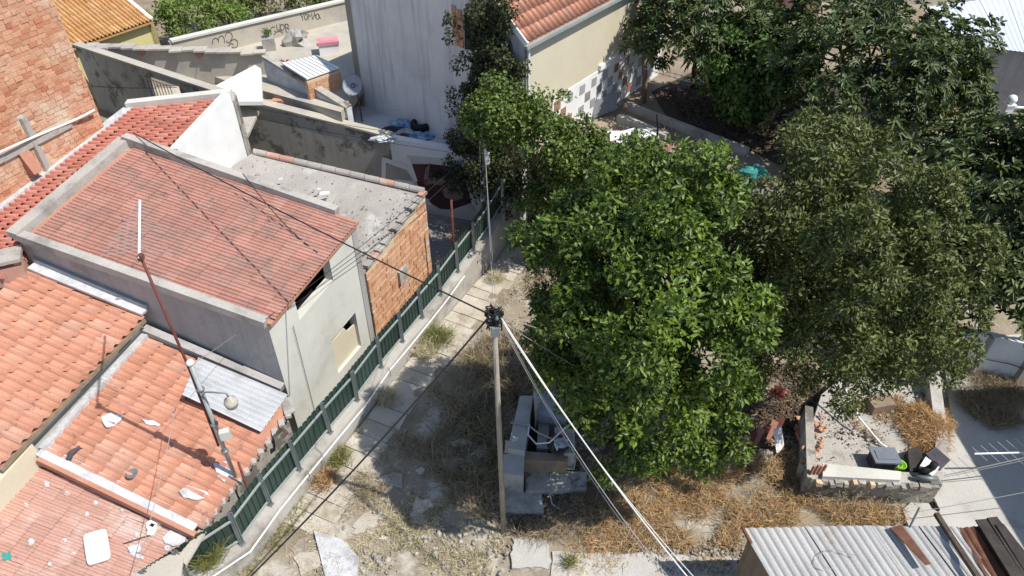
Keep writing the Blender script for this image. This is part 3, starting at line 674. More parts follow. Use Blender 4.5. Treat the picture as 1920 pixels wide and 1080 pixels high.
# ------------------------------------------------------------------ back terrace with the graffiti wall
k0, k1 = G(330, 118, 3.6), G(668, 34, 3.6)
sheet('back_terrace', [k0, k1, gl + V((.3, .2, 0)), G(640, 215, 3.5), G(420, 150, 3.6)], 3.6, 'beige_wall', .4)
gw = thing('graffiti_wall', 'beige parapet wall sprayed with dark graffiti behind the pink cooler', 'wall', at(lerp(k0, k1, .6), 3.6))
wall('wall_body', 'beige_wall', gw, at(k0, 0), at(k1, 0), 2.5, 4.42, 4.42, .22)
parapet(gw, at(k0, 4.45) + V((0, .1, 0)), at(k1, 4.45) + V((0, .1, 0)), .3, .08, 'pale_plaster', 'coping')
kd = (at(k1, 0) - at(k0, 0)).normalized(); kn = V((kd.y, -kd.x, 0))
def scrawl(strokes, name):
    for st in strokes:
        P = [VP(340 + x * 340 / 1836, y * 200 / 1080, at(k0, 0), at(k1, 0)) + kn * .006 for x, y in st]
        B().tube(P, .016, 4).obj(name, 'ink', gw)
def arc(cx, cy, rx, ry, a0, a1, k=9): return [(cx + rx * math.cos(R(a)), cy + ry * math.sin(R(a))) for a in np.linspace(a0, a1, k)]
scrawl([arc(345, 430, 32, 45, 160, 360), arc(405, 415, 32, 55, 180, 380), arc(480, 370, 36, 45, -180, 60) + arc(480, 400, 30, 30, 60, 150, 4), arc(535, 440, 38, 44, -150, 130), arc(505, 465, 25, 25, 150, 330)], 'graffiti')
scrawl([arc(930, 310, 28, 40, -60, -320), [(940, 315), (960, 320)], [(962, 250), (970, 300), (1000, 300), (998, 240)], arc(1022, 275, 22, 32, 0, 360), [(1050, 240), (1060, 320)], arc(1066, 262, 18, 22, -120, 120, 6), arc(1070, 302, 20, 22, -100, 130, 6), arc(990, 335, 35, 20, 180, 380, 7)], 'graffiti')
scrawl([[(1205, 140), (1225, 175), (1240, 140)], [(1225, 175), (1228, 205)], arc(1262, 170, 16, 30, 0, 360), [(1285, 200), (1290, 140), (1305, 170), (1320, 135), (1328, 195)], [(1335, 195), (1350, 120), (1362, 180)], [(1340, 160), (1365, 150)], arc(1380, 165, 18, 28, 0, 360), [(1388, 150), (1410, 190)]], 'graffiti')

# wall with blue paint and broken brickwork in front of the terrace
v0, v1 = G(492, 108, 4.5), G(650, 205, 3.55)
bwall = thing('painted_wall', 'old white wall with blue patches and a crumbling top', 'wall', at(lerp(v0, v1, .5), 2))
wall('wall_body', 'white_cloth', bwall, at(v0, 0), at(v1, 0), 2, 4.5, 3.55, .25)
B().bar(v0 + V((.05, .1, .03)), v1 + V((.05, .1, .03)), .3, .1).obj('crumbling_coping', 'old_wall', bwall)
vd = (at(v1, 0) - at(v0, 0)).normalized(); vn = V((vd.y, -vd.x, 0))
B().prism([VP(x, y, at(v0, 0), at(v1, 0)) + vn * .004 for x, y in ((486, 170), (487, 190), (522, 188), (518, 172), (505, 164), (498, 172))], vn * .003).obj('blue_patch', 'blue_paint', bwall)
bb0, bb1 = G(480, 200, 3.3), G(612, 180, 3.3)
brk = thing('broken_wall', 'broken brick wall stump above the courtyard wall', 'wall', at(bb0, 2.6))
for k in range(14):
    t = k / 13; p = lerp(bb0, bb1, t)
    B().box(at(p, 3.0 + .05 * random.random()), (.34, .25, .7 + .2 * random.random()), .1).obj('brick', 'brick', brk)
# small brick shed
s0, s1, s2, s3 = G(575, 150, 4.35), G(637, 128, 4.35), G(590, 106, 4.45), G(528, 120, 4.45)
bs_ = thing('brick_shed', 'small hollow-brick shed with a ribbed white roof', 'shed', at((s0 + s1) / 2, 3.6))
wd_ = wall('brick_wall', 'mortar', bs_, at(s0, 0), at(s1, 0), 3.0, 4.28, 4.28, .15)
bricks(wd_, at(s0, 0), at(s1, 0), 3.02, 4.28, .32, .2, 'brick_orange')
wd2 = wall('side_wall', 'mortar', bs_, at(s1, 0), at(s2, 0), 3.0, 4.28, 4.38, .15)
bricks(wd2, at(s1, 0), at(s2, 0), 3.02, 4.28, .32, .2, 'brick_orange')
sr = B().prism([s0, s1, s2, s3], (0, 0, .04)).obj('roof_sheet', 'white_paint', bs_)
for k in range(9):
    B().bar(lerp(s0, s1, k / 8) + V((0, 0, .05)), lerp(s3, s2, k / 8) + V((0, 0, .05)), .03, .02).obj('roof_rib', 'white_sheet', bs_)

# ------------------------------------------------------------------ near-left tiled houses
E1, E2 = G(380, 992, 1.62), G(548, 768, 1.85); T1, T2 = G(78, 848, 2.72), G(272, 632, 2.8)
far_w = (R1 - L1).normalized()
lo = thing('lower_tiled_house', 'low house with a patched orange roll-tile roof meeting the green fence', 'house', at((E1 + E2 + T1 + T2) / 4, 0))
q = [T1, T2, E2 + V((.0, .12, 0)), E1]
lr = B().prism([p - V((0, 0, .03)) for p in q], (0, 0, -.1)).obj('roof', 'terracotta', lo)
msq = [G(342, 742, 2.62), G(372, 672, 2.62), G(540, 742, 1.98), G(490, 812, 1.92)]
mp = [(p.x, p.y) for p in msq]
tiles(lr, q, 13, 9, 'roll', 'tile_orange', keep=lambda c: not inpoly(c.x, c.y, mp))
ms = corrugated([p + V((0, 0, .03)) for p in (msq[0], msq[1], msq[2], msq[3])], 8, .032).obj('patch_sheet', 'white_sheet', lo)
w_in = V((-.2, -.05, 0))
wall('fence_side_wall', 'old_wall', lo, at(E1, 0) + V((-.16, .05, 0)), at(E2, 0) + V((-.16, 0, 0)), 0, 1.52, 1.76, .2)
B().bar(T1 + V((0, 0, .06)), E1 + V((-.1, .02, .08)), .26, .06).obj('white_flashing', 'white_membrane', lo)
B().bar(T1 + V((.02, -.17, -.02)), E1 + V((-.1, -.15, -.0)), .12, .16).obj('edge_tiles', 'terracotta', lo)
B().bar(T2 + V((-.05, .15, .1)), at(R1, 1.9) + V((-.05, -.1, 0)), .2, .22).obj('wall_flashing', 'grey_plaster', lo)
wall('gable_infill', 'old_wall', lo, at(T1, 0) + V((0, .0, 0)), at(E1, 0), 0, 2.6, 1.5, .2)
B().box(E2 + V((-.12, .1, .02)), (.25, .5, .06), R(24)).obj('edge_slab', 'concrete', lo)
for k in range(12):
    p = lerp(E1, E2, (k + .5) / 12); B().box(p + V((-.02, .0, -.01)), (.13, .2, .07 + .03 * random.random()), R(24 + random.uniform(-6, 6))).obj('mortar_lump', 'concrete', lo)

U1, U2 = G(60, 812, 3.22), G(268, 596, 3.36); K2, K1 = G(56, 500, 4.02), V((-14.6, 11.2, 4.0))
uh = thing('upper_tiled_house', 'house with the higher orange roll-tile roof and timber fascia', 'house', at((U1 + U2 + K1 + K2) / 4, 0))
U0 = U1 + (U1 - U2) * .25; K0 = K1
q = [K2 + (U0 - U2), K2, U2, U0]
ur = B().prism([p - V((0, 0, .03)) for p in q], (0, 0, -.12)).obj('roof', 'terracotta', uh)
tiles(ur, q, 16, 7, 'roll', 'tile_orange')
fd = (U2 - U0).normalized()
B().bar(U0 + V((.04, -.02, -.06)), U2 + V((.04, -.02, -.06)), .05, .09).obj('fascia', 'old_wood', uh)
a_, b_ = at(U0, 0) + V((-.16, .08, 0)), at(U2, 0) + V((-.16, .08, 0))
wall('upper_wall', 'pale_plaster', uh, a_, b_, 0, 3.08, 3.2, .2, [(.52, .68, .92, .985), (.8, .9, .92, .985)])
for u in (.52, .68, .8, .9):
    p = lerp(U0, U2, u); B().bar(p + V((-.25, .1, -.16)), p + V((.0, 0, -.14)), .05, .09).obj('rafter_end', 'old_wood', uh)
B().bar(T1 + V((.02, .02, .06)), T2 + V((.02, 0, .06)), .16, .1).obj('base_flashing', 'white_membrane', uh)
B().bar(K2 + V((.15, -.12, .12)), U2 + V((.05, .1, .1)), .26, .07).obj('metal_flashing', 'white_membrane', uh)
B().bar(K2 + V((.2, .05, .2)), U2 + V((.12, .22, .18)), .16, .16).obj('wall_gutter', 'sheet_gutter', uh)
pt = U2 + V((-.6, .35, .28)); B().box(pt, (.16, .05, .12), .4).obj('gutter_strap', 'rail_metal', uh)
ch = thing('chimney', 'stubby pink chimney with a concrete cap against the grey house', 'chimney', G(25, 520, 3.9))
cb = G(25, 512, 4.1)
B().box(cb + V((-.1, 0, .05)), (.75, .5, .5), R(24)).obj('stack', 'tile_worn', ch)
for sx in (-1, 1): B().box(cb + V((-.1 + sx * .28, sx * .12, .36)), (.12, .42, .14), R(24)).obj('vent_pier', 'tile_worn', ch)
B().box(cb + V((-.1, 0, .47)), (.9, .62, .09), R(24)).obj('cap', 'concrete', ch)
cwl = thing('cream_wall', 'sunlit cream wall stub beside the worn tiled roof', 'wall', G(40, 900, 2))
wall('wall_body', 'cream_plaster', cwl, at(T1, 0) + (at(T1, 0) - at(T2, 0)) * .9, at(T1, 0) + V((-.02, -.05, 0)), 0, 2.9, 3.05, .2)

# worn tiled roof at the bottom-left corner
P0, P1 = G(72, 876, 2.42), G(372, 1000, 1.4); nd = (at(T1, 0) - at(T2, 0)).normalized()
wn = thing('worn_roof_house', 'house corner with a worn pale-red tile roof strewn with plaster bits', 'house', G(200, 1000, 0))
q = [P0, P0 + nd * 3.4, P1 + nd * 3.2, P1]
wr_ = B().prism([p - V((0, 0, .03)) for p in q], (0, 0, -.12)).obj('roof', 'tile_worn', wn)
tiles(wr_, q, 13, 10, 'flat', 'tile_worn')
wall('fence_side_wall', 'old_wall', wn, at(P1, 0) + nd * 3.2 + V((-.1, 0, 0)), at(P1, 0) + V((-.1, 0, 0)), 0, 1.3, 1.3, .2)
B().prism([G(x, y, 1.55) for x, y in ((232, 1085), (330, 1038), (345, 1050), (340, 1090))], (0, 0, .06)).obj('corner_slab', 'beige_wall', wn)
B().prism([G(x, y, 1.5) for x, y in ((335, 1048), (378, 990), (388, 998), (350, 1062))], (0, 0, .06)).obj('edge_cap', 'beige_wall', wn)

# ------------------------------------------------------------------ corrugated shed bottom right
sh = thing('corrugated_shed', 'shed roofed with weathered galvanised corrugated sheets', 'shed', G(1600, 1040, 0))
SX = [(1393, 990), (1512, 988), (1630, 986), (1725, 986), (1790, 988)]
botm = V((.9, -2.7, -.35))
for i in range(4):
    a, b = G(*SX[i], 2.2), G(*SX[i + 1], 2.2); dz = V((0, 0, .012 * (i % 2)))
    corrugated([a + dz - V((.03, 0, 0)), b + dz + V((.05, 0, 0)), b + dz + botm, a + dz + botm], 8 if i < 2 else 6, .022).obj('roof_sheet', 'galvanised', sh)
a, b = G(1393, 990, 2.2), G(1840, 988, 2.2)
wall('side_wall', 'old_wood', sh, a + botm + V((.12, 0, 0)), a + V((.12, -.1, 0)), 0, 1.8, 2.12, -.08)
wall('back_wall', 'old_wood', sh, b + V((0, -.12, 0)), a + V((.12, -.12, 0)), 0, 2.12, 2.12, .08)
B().bar(a + V((-.02, .02, .02)), a + botm * .12 + V((-.02, 0, .02)), .05, .06).obj('rusty_edge', 'rust', sh)
B().bar(G(1755, 963, 2.3), G(1835, 1085, 2.3), .09, .09).obj('roof_beam', 'bark', sh)
B().prism([G(1668, 990, 2.28), G(1690, 985, 2.3), G(1745, 1058, 2.3), G(1735, 1060, 2.3)], (0, 0, .02)).obj('rusty_strip', 'rust', sh)
B().prism([G(1671, 990, 2.25), G(1692, 988, 2.26), G(1700, 1010, 2.25), G(1690, 1014, 2.24)], (0, 0, .004)).obj('hole_in_sheet', 'dark', sh)
corrugated([G(1797, 990, 2.2), G(1835, 986, 2.2), G(1905, 1095, 2.1), G(1855, 1095, 2.1)], 3, .022).obj('rusty_sheet', 'rust', sh)
for i, (x0, x1) in enumerate(((1828, 1850), (1850, 1868), (1866, 1880))):
    y0 = (976, 972, 985)[i]
    B().prism([G(x0, y0, 2.28 + .03 * i), G(x1, y0 - 2, 2.28 + .03 * i), G(x1 + 95, y0 + 120, 2.28), G(x0 + 75, y0 + 120, 2.28)], (0, 0, .03)).obj('dark_plank', 'dark_wood', sh)
B().tube([G(1560 + 18 * math.cos(t) * 1.4 - (t > 1.5) * 0, 1048 + 18 * math.sin(t), 2.24) for t in np.linspace(1.6, 5, 12)] + [G(1605, 1042, 2.24)], .008, 4).obj('bent_wire', 'wire_grey', sh)

# ------------------------------------------------------------------ white-roofed house top right
x0, x1, x2, x3 = G(1728, 14, 5.2), G(1990, -20, 5.2), G(2010, 108, 4.9), G(1878, 92, 4.9)
wh = thing('white_roof_house', 'grey house with a pale blue-white sheet roof behind the loquat trees', 'house', at((x0 + x2) / 2, 2.5))
for i in range(5):
    corrugated([lerp(x0, x1, i / 5), lerp(x0, x1, (i + 1) / 5 + .01), lerp(x3 + V((-1.2, .4, 0)), x2, (i + 1) / 5 + .01), lerp(x3 + V((-1.2, .4, 0)), x2, i / 5)], 5, .012).obj('roof_sheet', 'white_roof', wh)
wall('front_wall', 'grey_plaster', wh, at(x3, 0) + V((-1.0, .5, 0)), at(x2, 0) + V((0, .3, 0)), 2.0, 4.8, 4.8, .2)
wall('side_wall', 'grey_plaster', wh, at(x0, 0) + V((.2, 0, 0)), at(x3, 0) + V((-1.0, .5, 0)), 2.0, 5.1, 4.8, .2)
sheet('far_yard', [G(1810, 0, 2.6), G(1500, -60, 2.6), G(2100, -60, 2.6), G(2100, 160, 2.6), G(1850, 160, 2.6)], 2.6, 'court_concrete', .02)

# far brownish building at the top edge
fb = thing('far_terracotta_house', 'low reddish house glimpsed between the crowns at the top edge', 'house', G(1470, 20, 2.6))
a, b = G(1395, 32, 2.6), G(1530, 40, 2.6)
wall('wall', 'tile_worn', fb, at(a, 0), at(b, 0), 2.5, 5.2, 5.2, .3)
B().bar(at(a, 5.25), at(b, 5.25), .6, .12).obj('roof_edge', 'terracotta', fb)
fb2 = thing('far_grey_house', 'grey wall with a brown brick panel behind the white roof', 'house', G(1790, 5, 2.6))
a, b = G(1690, 20, 3), G(1860, 10, 3)
wall('wall', 'beige_wall', fb2, at(a, 0) + V((0, 2, 0)), at(b, 0) + V((0, 2, 0)), 2.5, 6.5, 6.5, .3)
B().prism([at(lerp(a, b, .45), 5.1) + V((0, 1.98, 0)), at(lerp(a, b, .9), 5.1) + V((0, 1.98, 0)), at(lerp(a, b, .9), 6.2) + V((0, 1.98, 0)), at(lerp(a, b, .45), 6.2) + V((0, 1.98, 0))], (0, -.03, 0)).obj('brick_panel', 'rust', fb2)
# neighbour on the right whose shadow reaches into the yard
nh = thing('neighbour_house', 'tall plain house standing to the right of the concrete yard', 'house', (18, 10.5, 0))
m = B(); m.prism([(15.1, 5.5, 0), (20, 5.5, 0), (20, 12.0, 0), (15.1, 12.0, 0)], (0, 0, 5.6)); m.obj('walls', 'pale_plaster', nh)
m = B(); m.prism([(14.95, 5.4, 5.6), (20.1, 5.4, 5.6), (20.1, 12.1, 5.6), (14.95, 12.1, 5.6)], (0, 0, .15)); m.obj('flat_roof', 'concrete', nh)
# ------------------------------------------------------------------ foliage helpers
def np_mesh(name, verts, faces_n, nper, matk, par=None, kind=None):
    """verts (N,k,3) and per-leaf faces as lists of local indices"""
    N, k, _ = verts.shape; me = bpy.data.meshes.new(name)
    off = np.array(OFF[par.name]) if par is not None else np.array([verts[..., 0].mean(), verts[..., 1].mean(), verts[..., 2].min()])
    me.vertices.add(N * k); me.vertices.foreach_set('co', (verts - off).reshape(-1).astype(np.float32))
    tot = sum(len(f) for f in faces_n); base = (np.arange(N) * k)[:, None]
    idx = np.concatenate([base + np.array(f)[None, :] for f in faces_n], axis=1).reshape(-1)
    me.loops.add(N * tot); me.loops.foreach_set('vertex_index', idx.astype(np.int32))
    st = np.cumsum([0] + [len(f) for f in faces_n])[:-1]
    ls = (np.arange(N)[:, None] * tot + st[None, :]).reshape(-1)
    me.polygons.add(len(ls)); me.polygons.foreach_set('loop_start', ls.astype(np.int32))
    me.update(calc_edges=True); me.validate()
    me.materials.append(MAT[matk])
    o = bpy.data.objects.new(name, me); COL.objects.link(o); OFF[o.name] = V(off)
    if par is not None: o.parent = par
    else: o.location = V(off)
    if kind: o['kind'] = kind
    return o
def unit(a): return a / np.maximum(np.linalg.norm(a, axis=1, keepdims=True), 1e-9)
def rdir(n): return unit(rng.normal(size=(n, 3)))
def leaves(name, P, D, Nn, L, W, matk, par, long=False, kind=None):
    D = unit(D); Nn = unit(Nn - D * (Nn * D).sum(1, keepdims=True)); S = np.cross(D, Nn); L = L[:, None]; W = W[:, None]
    if not long:
        v = np.stack([P, P + D * L * .45 + S * W * .5 + Nn * W * .18, P + D * L - Nn * L * .1, P + D * L * .45 - S * W * .5 + Nn * W * .18], 1)
        return np_mesh(name, v, [(0, 1, 2), (0, 2, 3)], 2, matk, par, kind)
    dn = np.array([[0, 0, -1.]])
    a, b = P + D * L * .38, P + D * L * .75 + dn * L * .10
    v = np.stack([P, a + S * W * .5 + Nn * W * .15, b + S * W * .38 + Nn * W * .1, P + D * L + dn * L * .28, b - S * W * .38 + Nn * W * .1, a - S * W * .5 + Nn * W * .15], 1)
    return np_mesh(name, v, [(0, 1, 2, 3), (0, 3, 4, 5)], 2, matk, par, kind)
def blobs(c, r, n, f0=.5, zmin=-.75, seed=0, lump=.16):
    g_ = np.random.default_rng(seed); u = g_.normal(size=(n * 3, 3)); u = u / np.linalg.norm(u, axis=1, keepdims=True); u = u[u[:, 2] > zmin][:n]
    f = f0 + (1 - f0) * g_.random((len(u), 1)) ** .45
    f *= 1 + lump * np.sin(u[:, :1] * 5 + seed) * np.cos(u[:, 1:2] * 6 + u[:, 2:] * 4)
    return np.array(c) + u * f * np.array(r), u
def clumps(c, r, nb, rc, ns, f0=.55, zmin=-.75, seed=0, lump=.2):
    C_, U_ = blobs(c, r, nb, f0, zmin, seed, lump); g_ = np.random.default_rng(seed + 100)
    d = g_.normal(size=(len(C_) * ns, 3)); d /= np.linalg.norm(d, axis=1, keepdims=True); u = np.repeat(U_, ns, 0); d = d + u * .5 + np.array([[0, 0, .35]]); d /= np.linalg.norm(d, axis=1, keepdims=True)
    out_ = np.where(g_.random((len(C_), 1)) < .2, 1.08 + .2 * g_.random((len(C_), 1)), 1.0); C_ = np.array(c) + (C_ - np.array(c)) * out_
    sc_ = np.repeat(.65 + .7 * g_.random(len(C_)), ns)[:, None]
    return np.repeat(C_, ns, 0) + d * rc * sc_ * (.3 + .7 * g_.random((len(d), 1)) ** .5), d
def crown(name, par, BC, BU, rb, nl, L, W, matk, up=.45, rand=.7, droop=.25, long=False):
    n = len(BC); K = n * nl; rb_ = np.repeat(rb * (.7 + .6 * rng.random(n)), nl)[:, None]
    c = np.repeat(BC, nl, 0); u = np.repeat(BU, nl, 0); d = unit(rdir(K) + u * .75 + np.array([[0, 0, .35]]))
    P = c + d * rb_ * (.35 + .65 * rng.random((K, 1)) ** .5)
    Nn = d + np.array([[0, 0, up]]) + rdir(K) * rand
    D = rdir(K) + d * .5 + np.array([[0, 0, -droop]])
    return leaves(name, P, D, Nn, L * (.7 + .6 * rng.random(K)), W * (.7 + .6 * rng.random(K)), matk, par, long)
def rosettes(name, par, BC, BU, nl, L, W, matk):
    n = len(BC); K = n * nl; ax = unit(BU * .8 + np.array([[0, 0, .75]]) + rng.normal(size=(n, 3)) * .3)
    t = unit(np.cross(ax, rng.normal(size=(n, 3)))); b = np.cross(ax, t)
    a = (np.arange(nl)[None, :] * 2.4 + rng.random((n, 1)) * 6).reshape(-1); el = (rng.random(K) * .75 + .1)
    ax_, t_, b_ = (np.repeat(x, nl, 0) for x in (ax, t, b))
    rad = t_ * np.cos(a)[:, None] + b_ * np.sin(a)[:, None]
    D = rad * np.cos(el)[:, None] + ax_ * np.sin(el)[:, None]; Nn = ax_ * np.cos(el)[:, None] - rad * np.sin(el)[:, None]
    P = np.repeat(BC, nl, 0) + D * .02 + rng.normal(size=(K, 3)) * .02
    return leaves(name, P, D, Nn, L * (.6 + .6 * rng.random(K)), W * (.7 + .5 * rng.random(K)), matk, par, True)
def limb_path(a, b, k=5, wob=.15):
    a, b = V(a), V(b); return [lerp(a, b, t) + V((random.uniform(-1, 1), random.uniform(-1, 1), random.uniform(-.5, .5))) * wob * math.sin(math.pi * t) + V((0, 0, .25 * math.sin(math.pi * t))) for t in [i / k for i in range(k + 1)]]
def tree(name, label, base, fork, BC, r0, group=None, nlimb=9):
    t = thing(name, label, 'tree', base, group); fork = V(fork)
    pts = limb_path(base, fork, 5, .12); B().tube(pts, [r0 * (1 - .08 * i) for i in range(6)], 9).obj('trunk', 'bark', t, True)
    for k in random.sample(range(len(BC)), min(nlimb, len(BC))):
        p = limb_path(fork - V((0, 0, .1)), V(BC[k]), 5, .25); B().tube(p, [r0 * .5 * (1 - .16 * i) for i in range(6)], 6).obj('limb', 'bark', t, True)
    return t
# ------------------------------------------------------------------ the trees
BC, BU = clumps((2.45, 10.35, 6.0), (1.5, 2.0, 2.3), 36, .78, 9, .6, -.85, 3, .2)
core, cu_ = blobs((2.5, 10.4, 5.9), (1.2, 1.5, 1.9), 60, .1, -.95, 5); BC = np.concatenate([BC, core]); BU = np.concatenate([BU, cu_])
low = [(1250, 845, 3.1), (1180, 835, 3.2), (1330, 830, 3.3), (1380, 795, 3.7), (1110, 780, 4.0), (1395, 720, 4.4), (1060, 700, 4.8), (1300, 790, 3.6), (1220, 790, 3.6), (1150, 740, 4.2), (1355, 835, 3.2)]
LC = np.array([list(G(*p)) for p in low]); LC = np.repeat(LC, 4, 0) + rng.normal(size=(len(low) * 4, 3)) * .25
BC = np.concatenate([BC, LC]); BU = np.concatenate([BU, np.repeat([[0., -.7, .3]], len(LC), 0)])
ct = tree('orange_tree', 'dense glossy dark green orange tree beside the concrete wash trough', (2.6, 11.8, 0), (2.6, 11.2, 3.2), BC, .17)
crown('crown', ct, BC, BU, .34, 170, .125, .06, 'leaf_citrus', up=.5, rand=.75)
yb = [G(1268, 305, 8.0), G(1300, 370, 8.3), G(1190, 430, 8.2), G(1110, 460, 7.2), G(1265, 560, 8.0), G(1250, 610, 7.5), G(1140, 640, 6.6), G(1200, 720, 6.0), G(1290, 800, 5.0), G(1180, 800, 4.6), G(1350, 310, 7.4), G(1305, 420, 8.3), G(1400, 590, 7.0)]
YC = np.array([[p.x, p.y, p.z] for p in yb]); YU = np.repeat(np.array([[0, -.4, .9]]), len(YC), 0)
YC = np.repeat(YC, 3, 0) + rng.normal(size=(len(YC) * 3, 3)) * .17; YU = np.repeat(YU, 3, 0)
crown('young_shoots', ct, YC, YU, .26, 45, .13, .06, 'leaf_citrus_young', up=.6)

BC, BU = clumps((6.45, 11.9, 5.75), (2.3, 2.3, 2.5), 50, .85, 9, .55, -.85, 11, .2)
low = [(1455, 630, 4.3), (1510, 670, 3.7), (1570, 690, 3.4), (1630, 695, 3.3), (1685, 650, 3.7), (1430, 570, 4.9), (1730, 590, 4.2), (1480, 590, 4.6), (1540, 640, 4.0), (1600, 650, 3.9), (1660, 610, 4.1), (1405, 455, 6.2), (1410, 525, 5.7), (1420, 400, 6.5), (1440, 480, 6.3)]
LC = np.array([list(G(*p)) for p in low]); LC = np.repeat(LC, 4, 0) + rng.normal(size=(len(low) * 4, 3)) * .25; BC = np.concatenate([BC, LC]); BU = np.concatenate([BU, np.repeat([[0., -.7, .3]], len(LC), 0)])
core, cu_ = blobs((6.3, 12.0, 5.6), (1.8, 1.6, 1.9), 60, .1, -.95, 12); BC = np.concatenate([BC, core]); BU = np.concatenate([BU, cu_])
PJ = np.array([proj(p) for p in BC]); kp_ = ~((PJ[:, 0] > 1350) & (PJ[:, 0] < 1475) & (PJ[:, 1] < 365)); BC, BU = BC[kp_], BU[kp_]
ot = tree('pomegranate_tree', 'broad olive-brown fine-leaved tree over the walled yard', (6.2, 13.4, 0), (6.3, 12.6, 3.0), BC, .2, None, 14)
crown('crown', ot, BC, BU, .37, 165, .112, .045, 'leaf_olive', up=.35, rand=.95)
B().tube([(6.2, 13.4, .6), (5.7, 13.0, 1.3), (5.5, 12.7, 1.9)], [.1, .07, .04], 7).obj('limb', 'bark', ot, True)
def loquat(name, label, c, r, n, base, fork, seed, r0=.13, L=.265, nl=12, group='loquat trees round the upper yard'):
    BC, BU = clumps(c, np.array(r) * .86, max(14, n // 11), r[0] * .30, 13, .35, -.6, seed, .2)
    t = tree(name, label, base, fork, BC, r0, group, 12)
    rosettes('crown', t, BC, BU, nl, L, L * .3, 'leaf_loquat')
    return t
g26 = lambda x, y: G(x, y, 2.56)
la = G(1325, 42, 5.8); lb = G(1300, 165, 2.56)
loquat('loquat_tree', 'loquat tree with a bare forked trunk over the plaque wall', la, (2.7, 2.3, 1.9), 620, lb, lb + V((0, 0, 1.5)), 21)
lc = G(1580, 130, 5.2)
loquat('loquat_tree', 'spreading dark loquat tree between the shady garden and the white roof', lc, (3.6, 3.4, 2.4), 1100, G(1600, 210, 2.56), G(1600, 210, 2.56) + V((0, .3, 1.4)), 22)
ld = G(1750, 165, 4.5)
loquat('loquat_tree', 'loquat tree whose grey-green crown overlaps the white sheet roof', ld, (1.7, 1.6, 1.4), 420, G(1790, 250, 2.56), G(1790, 250, 2.56) + V((0, .2, 1.3)), 23)
le = V((13.1, 15.9, 4.1))
loquat('loquat_tree', 'big-leaved loquat tree hanging over the white garden wall', le, (2.7, 2.5, 2.6), 800, (13.1, 15.9, 0), (13.1, 15.9, 2.0), 24, L=.30)
lg = G(1895, 500, 3.4)
loquat('loquat_tree', 'low loquat tree pressed between the olive-brown crown and the right-hand garden wall', lg, (1.9, 1.7, 1.7), 420, G(1895, 560, 0), G(1895, 540, 1.6), 27)
lf = G(1845, 330, 4.5)
loquat('loquat_tree', 'loquat tree beside the white ball-topped pillar', lf, (2.3, 1.7, 1.6), 480, G(1830, 400, 2.5), G(1830, 400, 2.5) + V((0, 0, 1.2)), 25)
BC, BU = clumps(G(1425, 130, 4.8), (1.4, 1.4, 1.3), 26, .6, 7, .4, -.7, 31)
ft = tree('fig_tree', 'bright mid-green fig tree between the two dark loquats', G(1425, 195, 2.56), G(1425, 195, 2.56) + V((0, 0, .8)), BC, .1)
crown('crown', ft, BC, BU, .42, 90, .17, .12, 'leaf_fig', up=.6)
# far shrubs and trees at the top edge
for nm, lab, px, r, n, mk, sd in (('shrub', 'leafy light green shrub behind the graffiti wall', (375, 45, 3.6), (2.0, 1.4, 1.1), 90, 'leaf_shrub', 41), ('shrub', 'darker grey-green bush above the end of the graffiti wall', (545, 8, 3.4), (2.2, 1.2, .8), 70, 'leaf_olive', 42), ('shrub', 'dark bush at the top edge beside the ochre roof', (420, 2, 3.8), (1.8, 1.0, .8), 50, 'leaf_olive', 43)):
    c = G(*px); BC, BU = blobs(c, r, n, .4, -.3, sd)
    t = thing(nm, lab, 'shrub', at(c, 2.55)); B().tube([at(c, 2.5), c], [.06, .04], 6).obj('stem', 'bark', t)
    crown('foliage', t, BC, BU, .42, 60, .16, .08, mk, up=.6)
# creeper: bright mass over the retaining wall, dark veil on the gable
IC = []; IU = []
for px, n_, s_ in (((1000, 235, 5.4), 26, .5), ((1060, 275, 4.8), 28, .5), ((955, 205, 5.8), 22, .5), ((1120, 295, 4.3), 26, .5), ((1180, 305, 3.8), 18, .45), ((1090, 320, 3.6), 20, .6), ((1030, 300, 4.0), 16, .5), ((1140, 350, 3.0), 18, .6), ((1200, 335, 3.2), 18, .5), ((1150, 315, 3.7), 16, .45), ((1215, 300, 3.6), 10, .35), ((940, 240, 5.2), 18, .45), ((1010, 370, 2.6), 8, .4), ((905, 235, 5.0), 12, .35)):
    p = np.array(G(*px))
    for k in range(n_): IC.append(p + rng.normal(size=3) * s_ * np.array([.8, .8, .55])); IU.append(unit(rng.normal(size=(1, 3)) * .5 + np.array([[0, -.5, .7]]))[0])
IC = np.array(IC); IU = np.array(IU)
iv = thing('creeper', 'bright green creeper heaped over the wall at the end of the fence', 'creeper', (1.6, 20.4, 0))
crown('foliage', iv, IC, IU, .40, 105, .105, .085, 'leaf_ivy', up=.5)
for k in range(14):
    p = V(IC[random.randrange(len(IC))]); B().tube(limb_path((random.uniform(.4, 4), 20.9 - .2 * random.random(), .1), p, 5, .4), .025, 5).obj('stem', 'bark', iv)
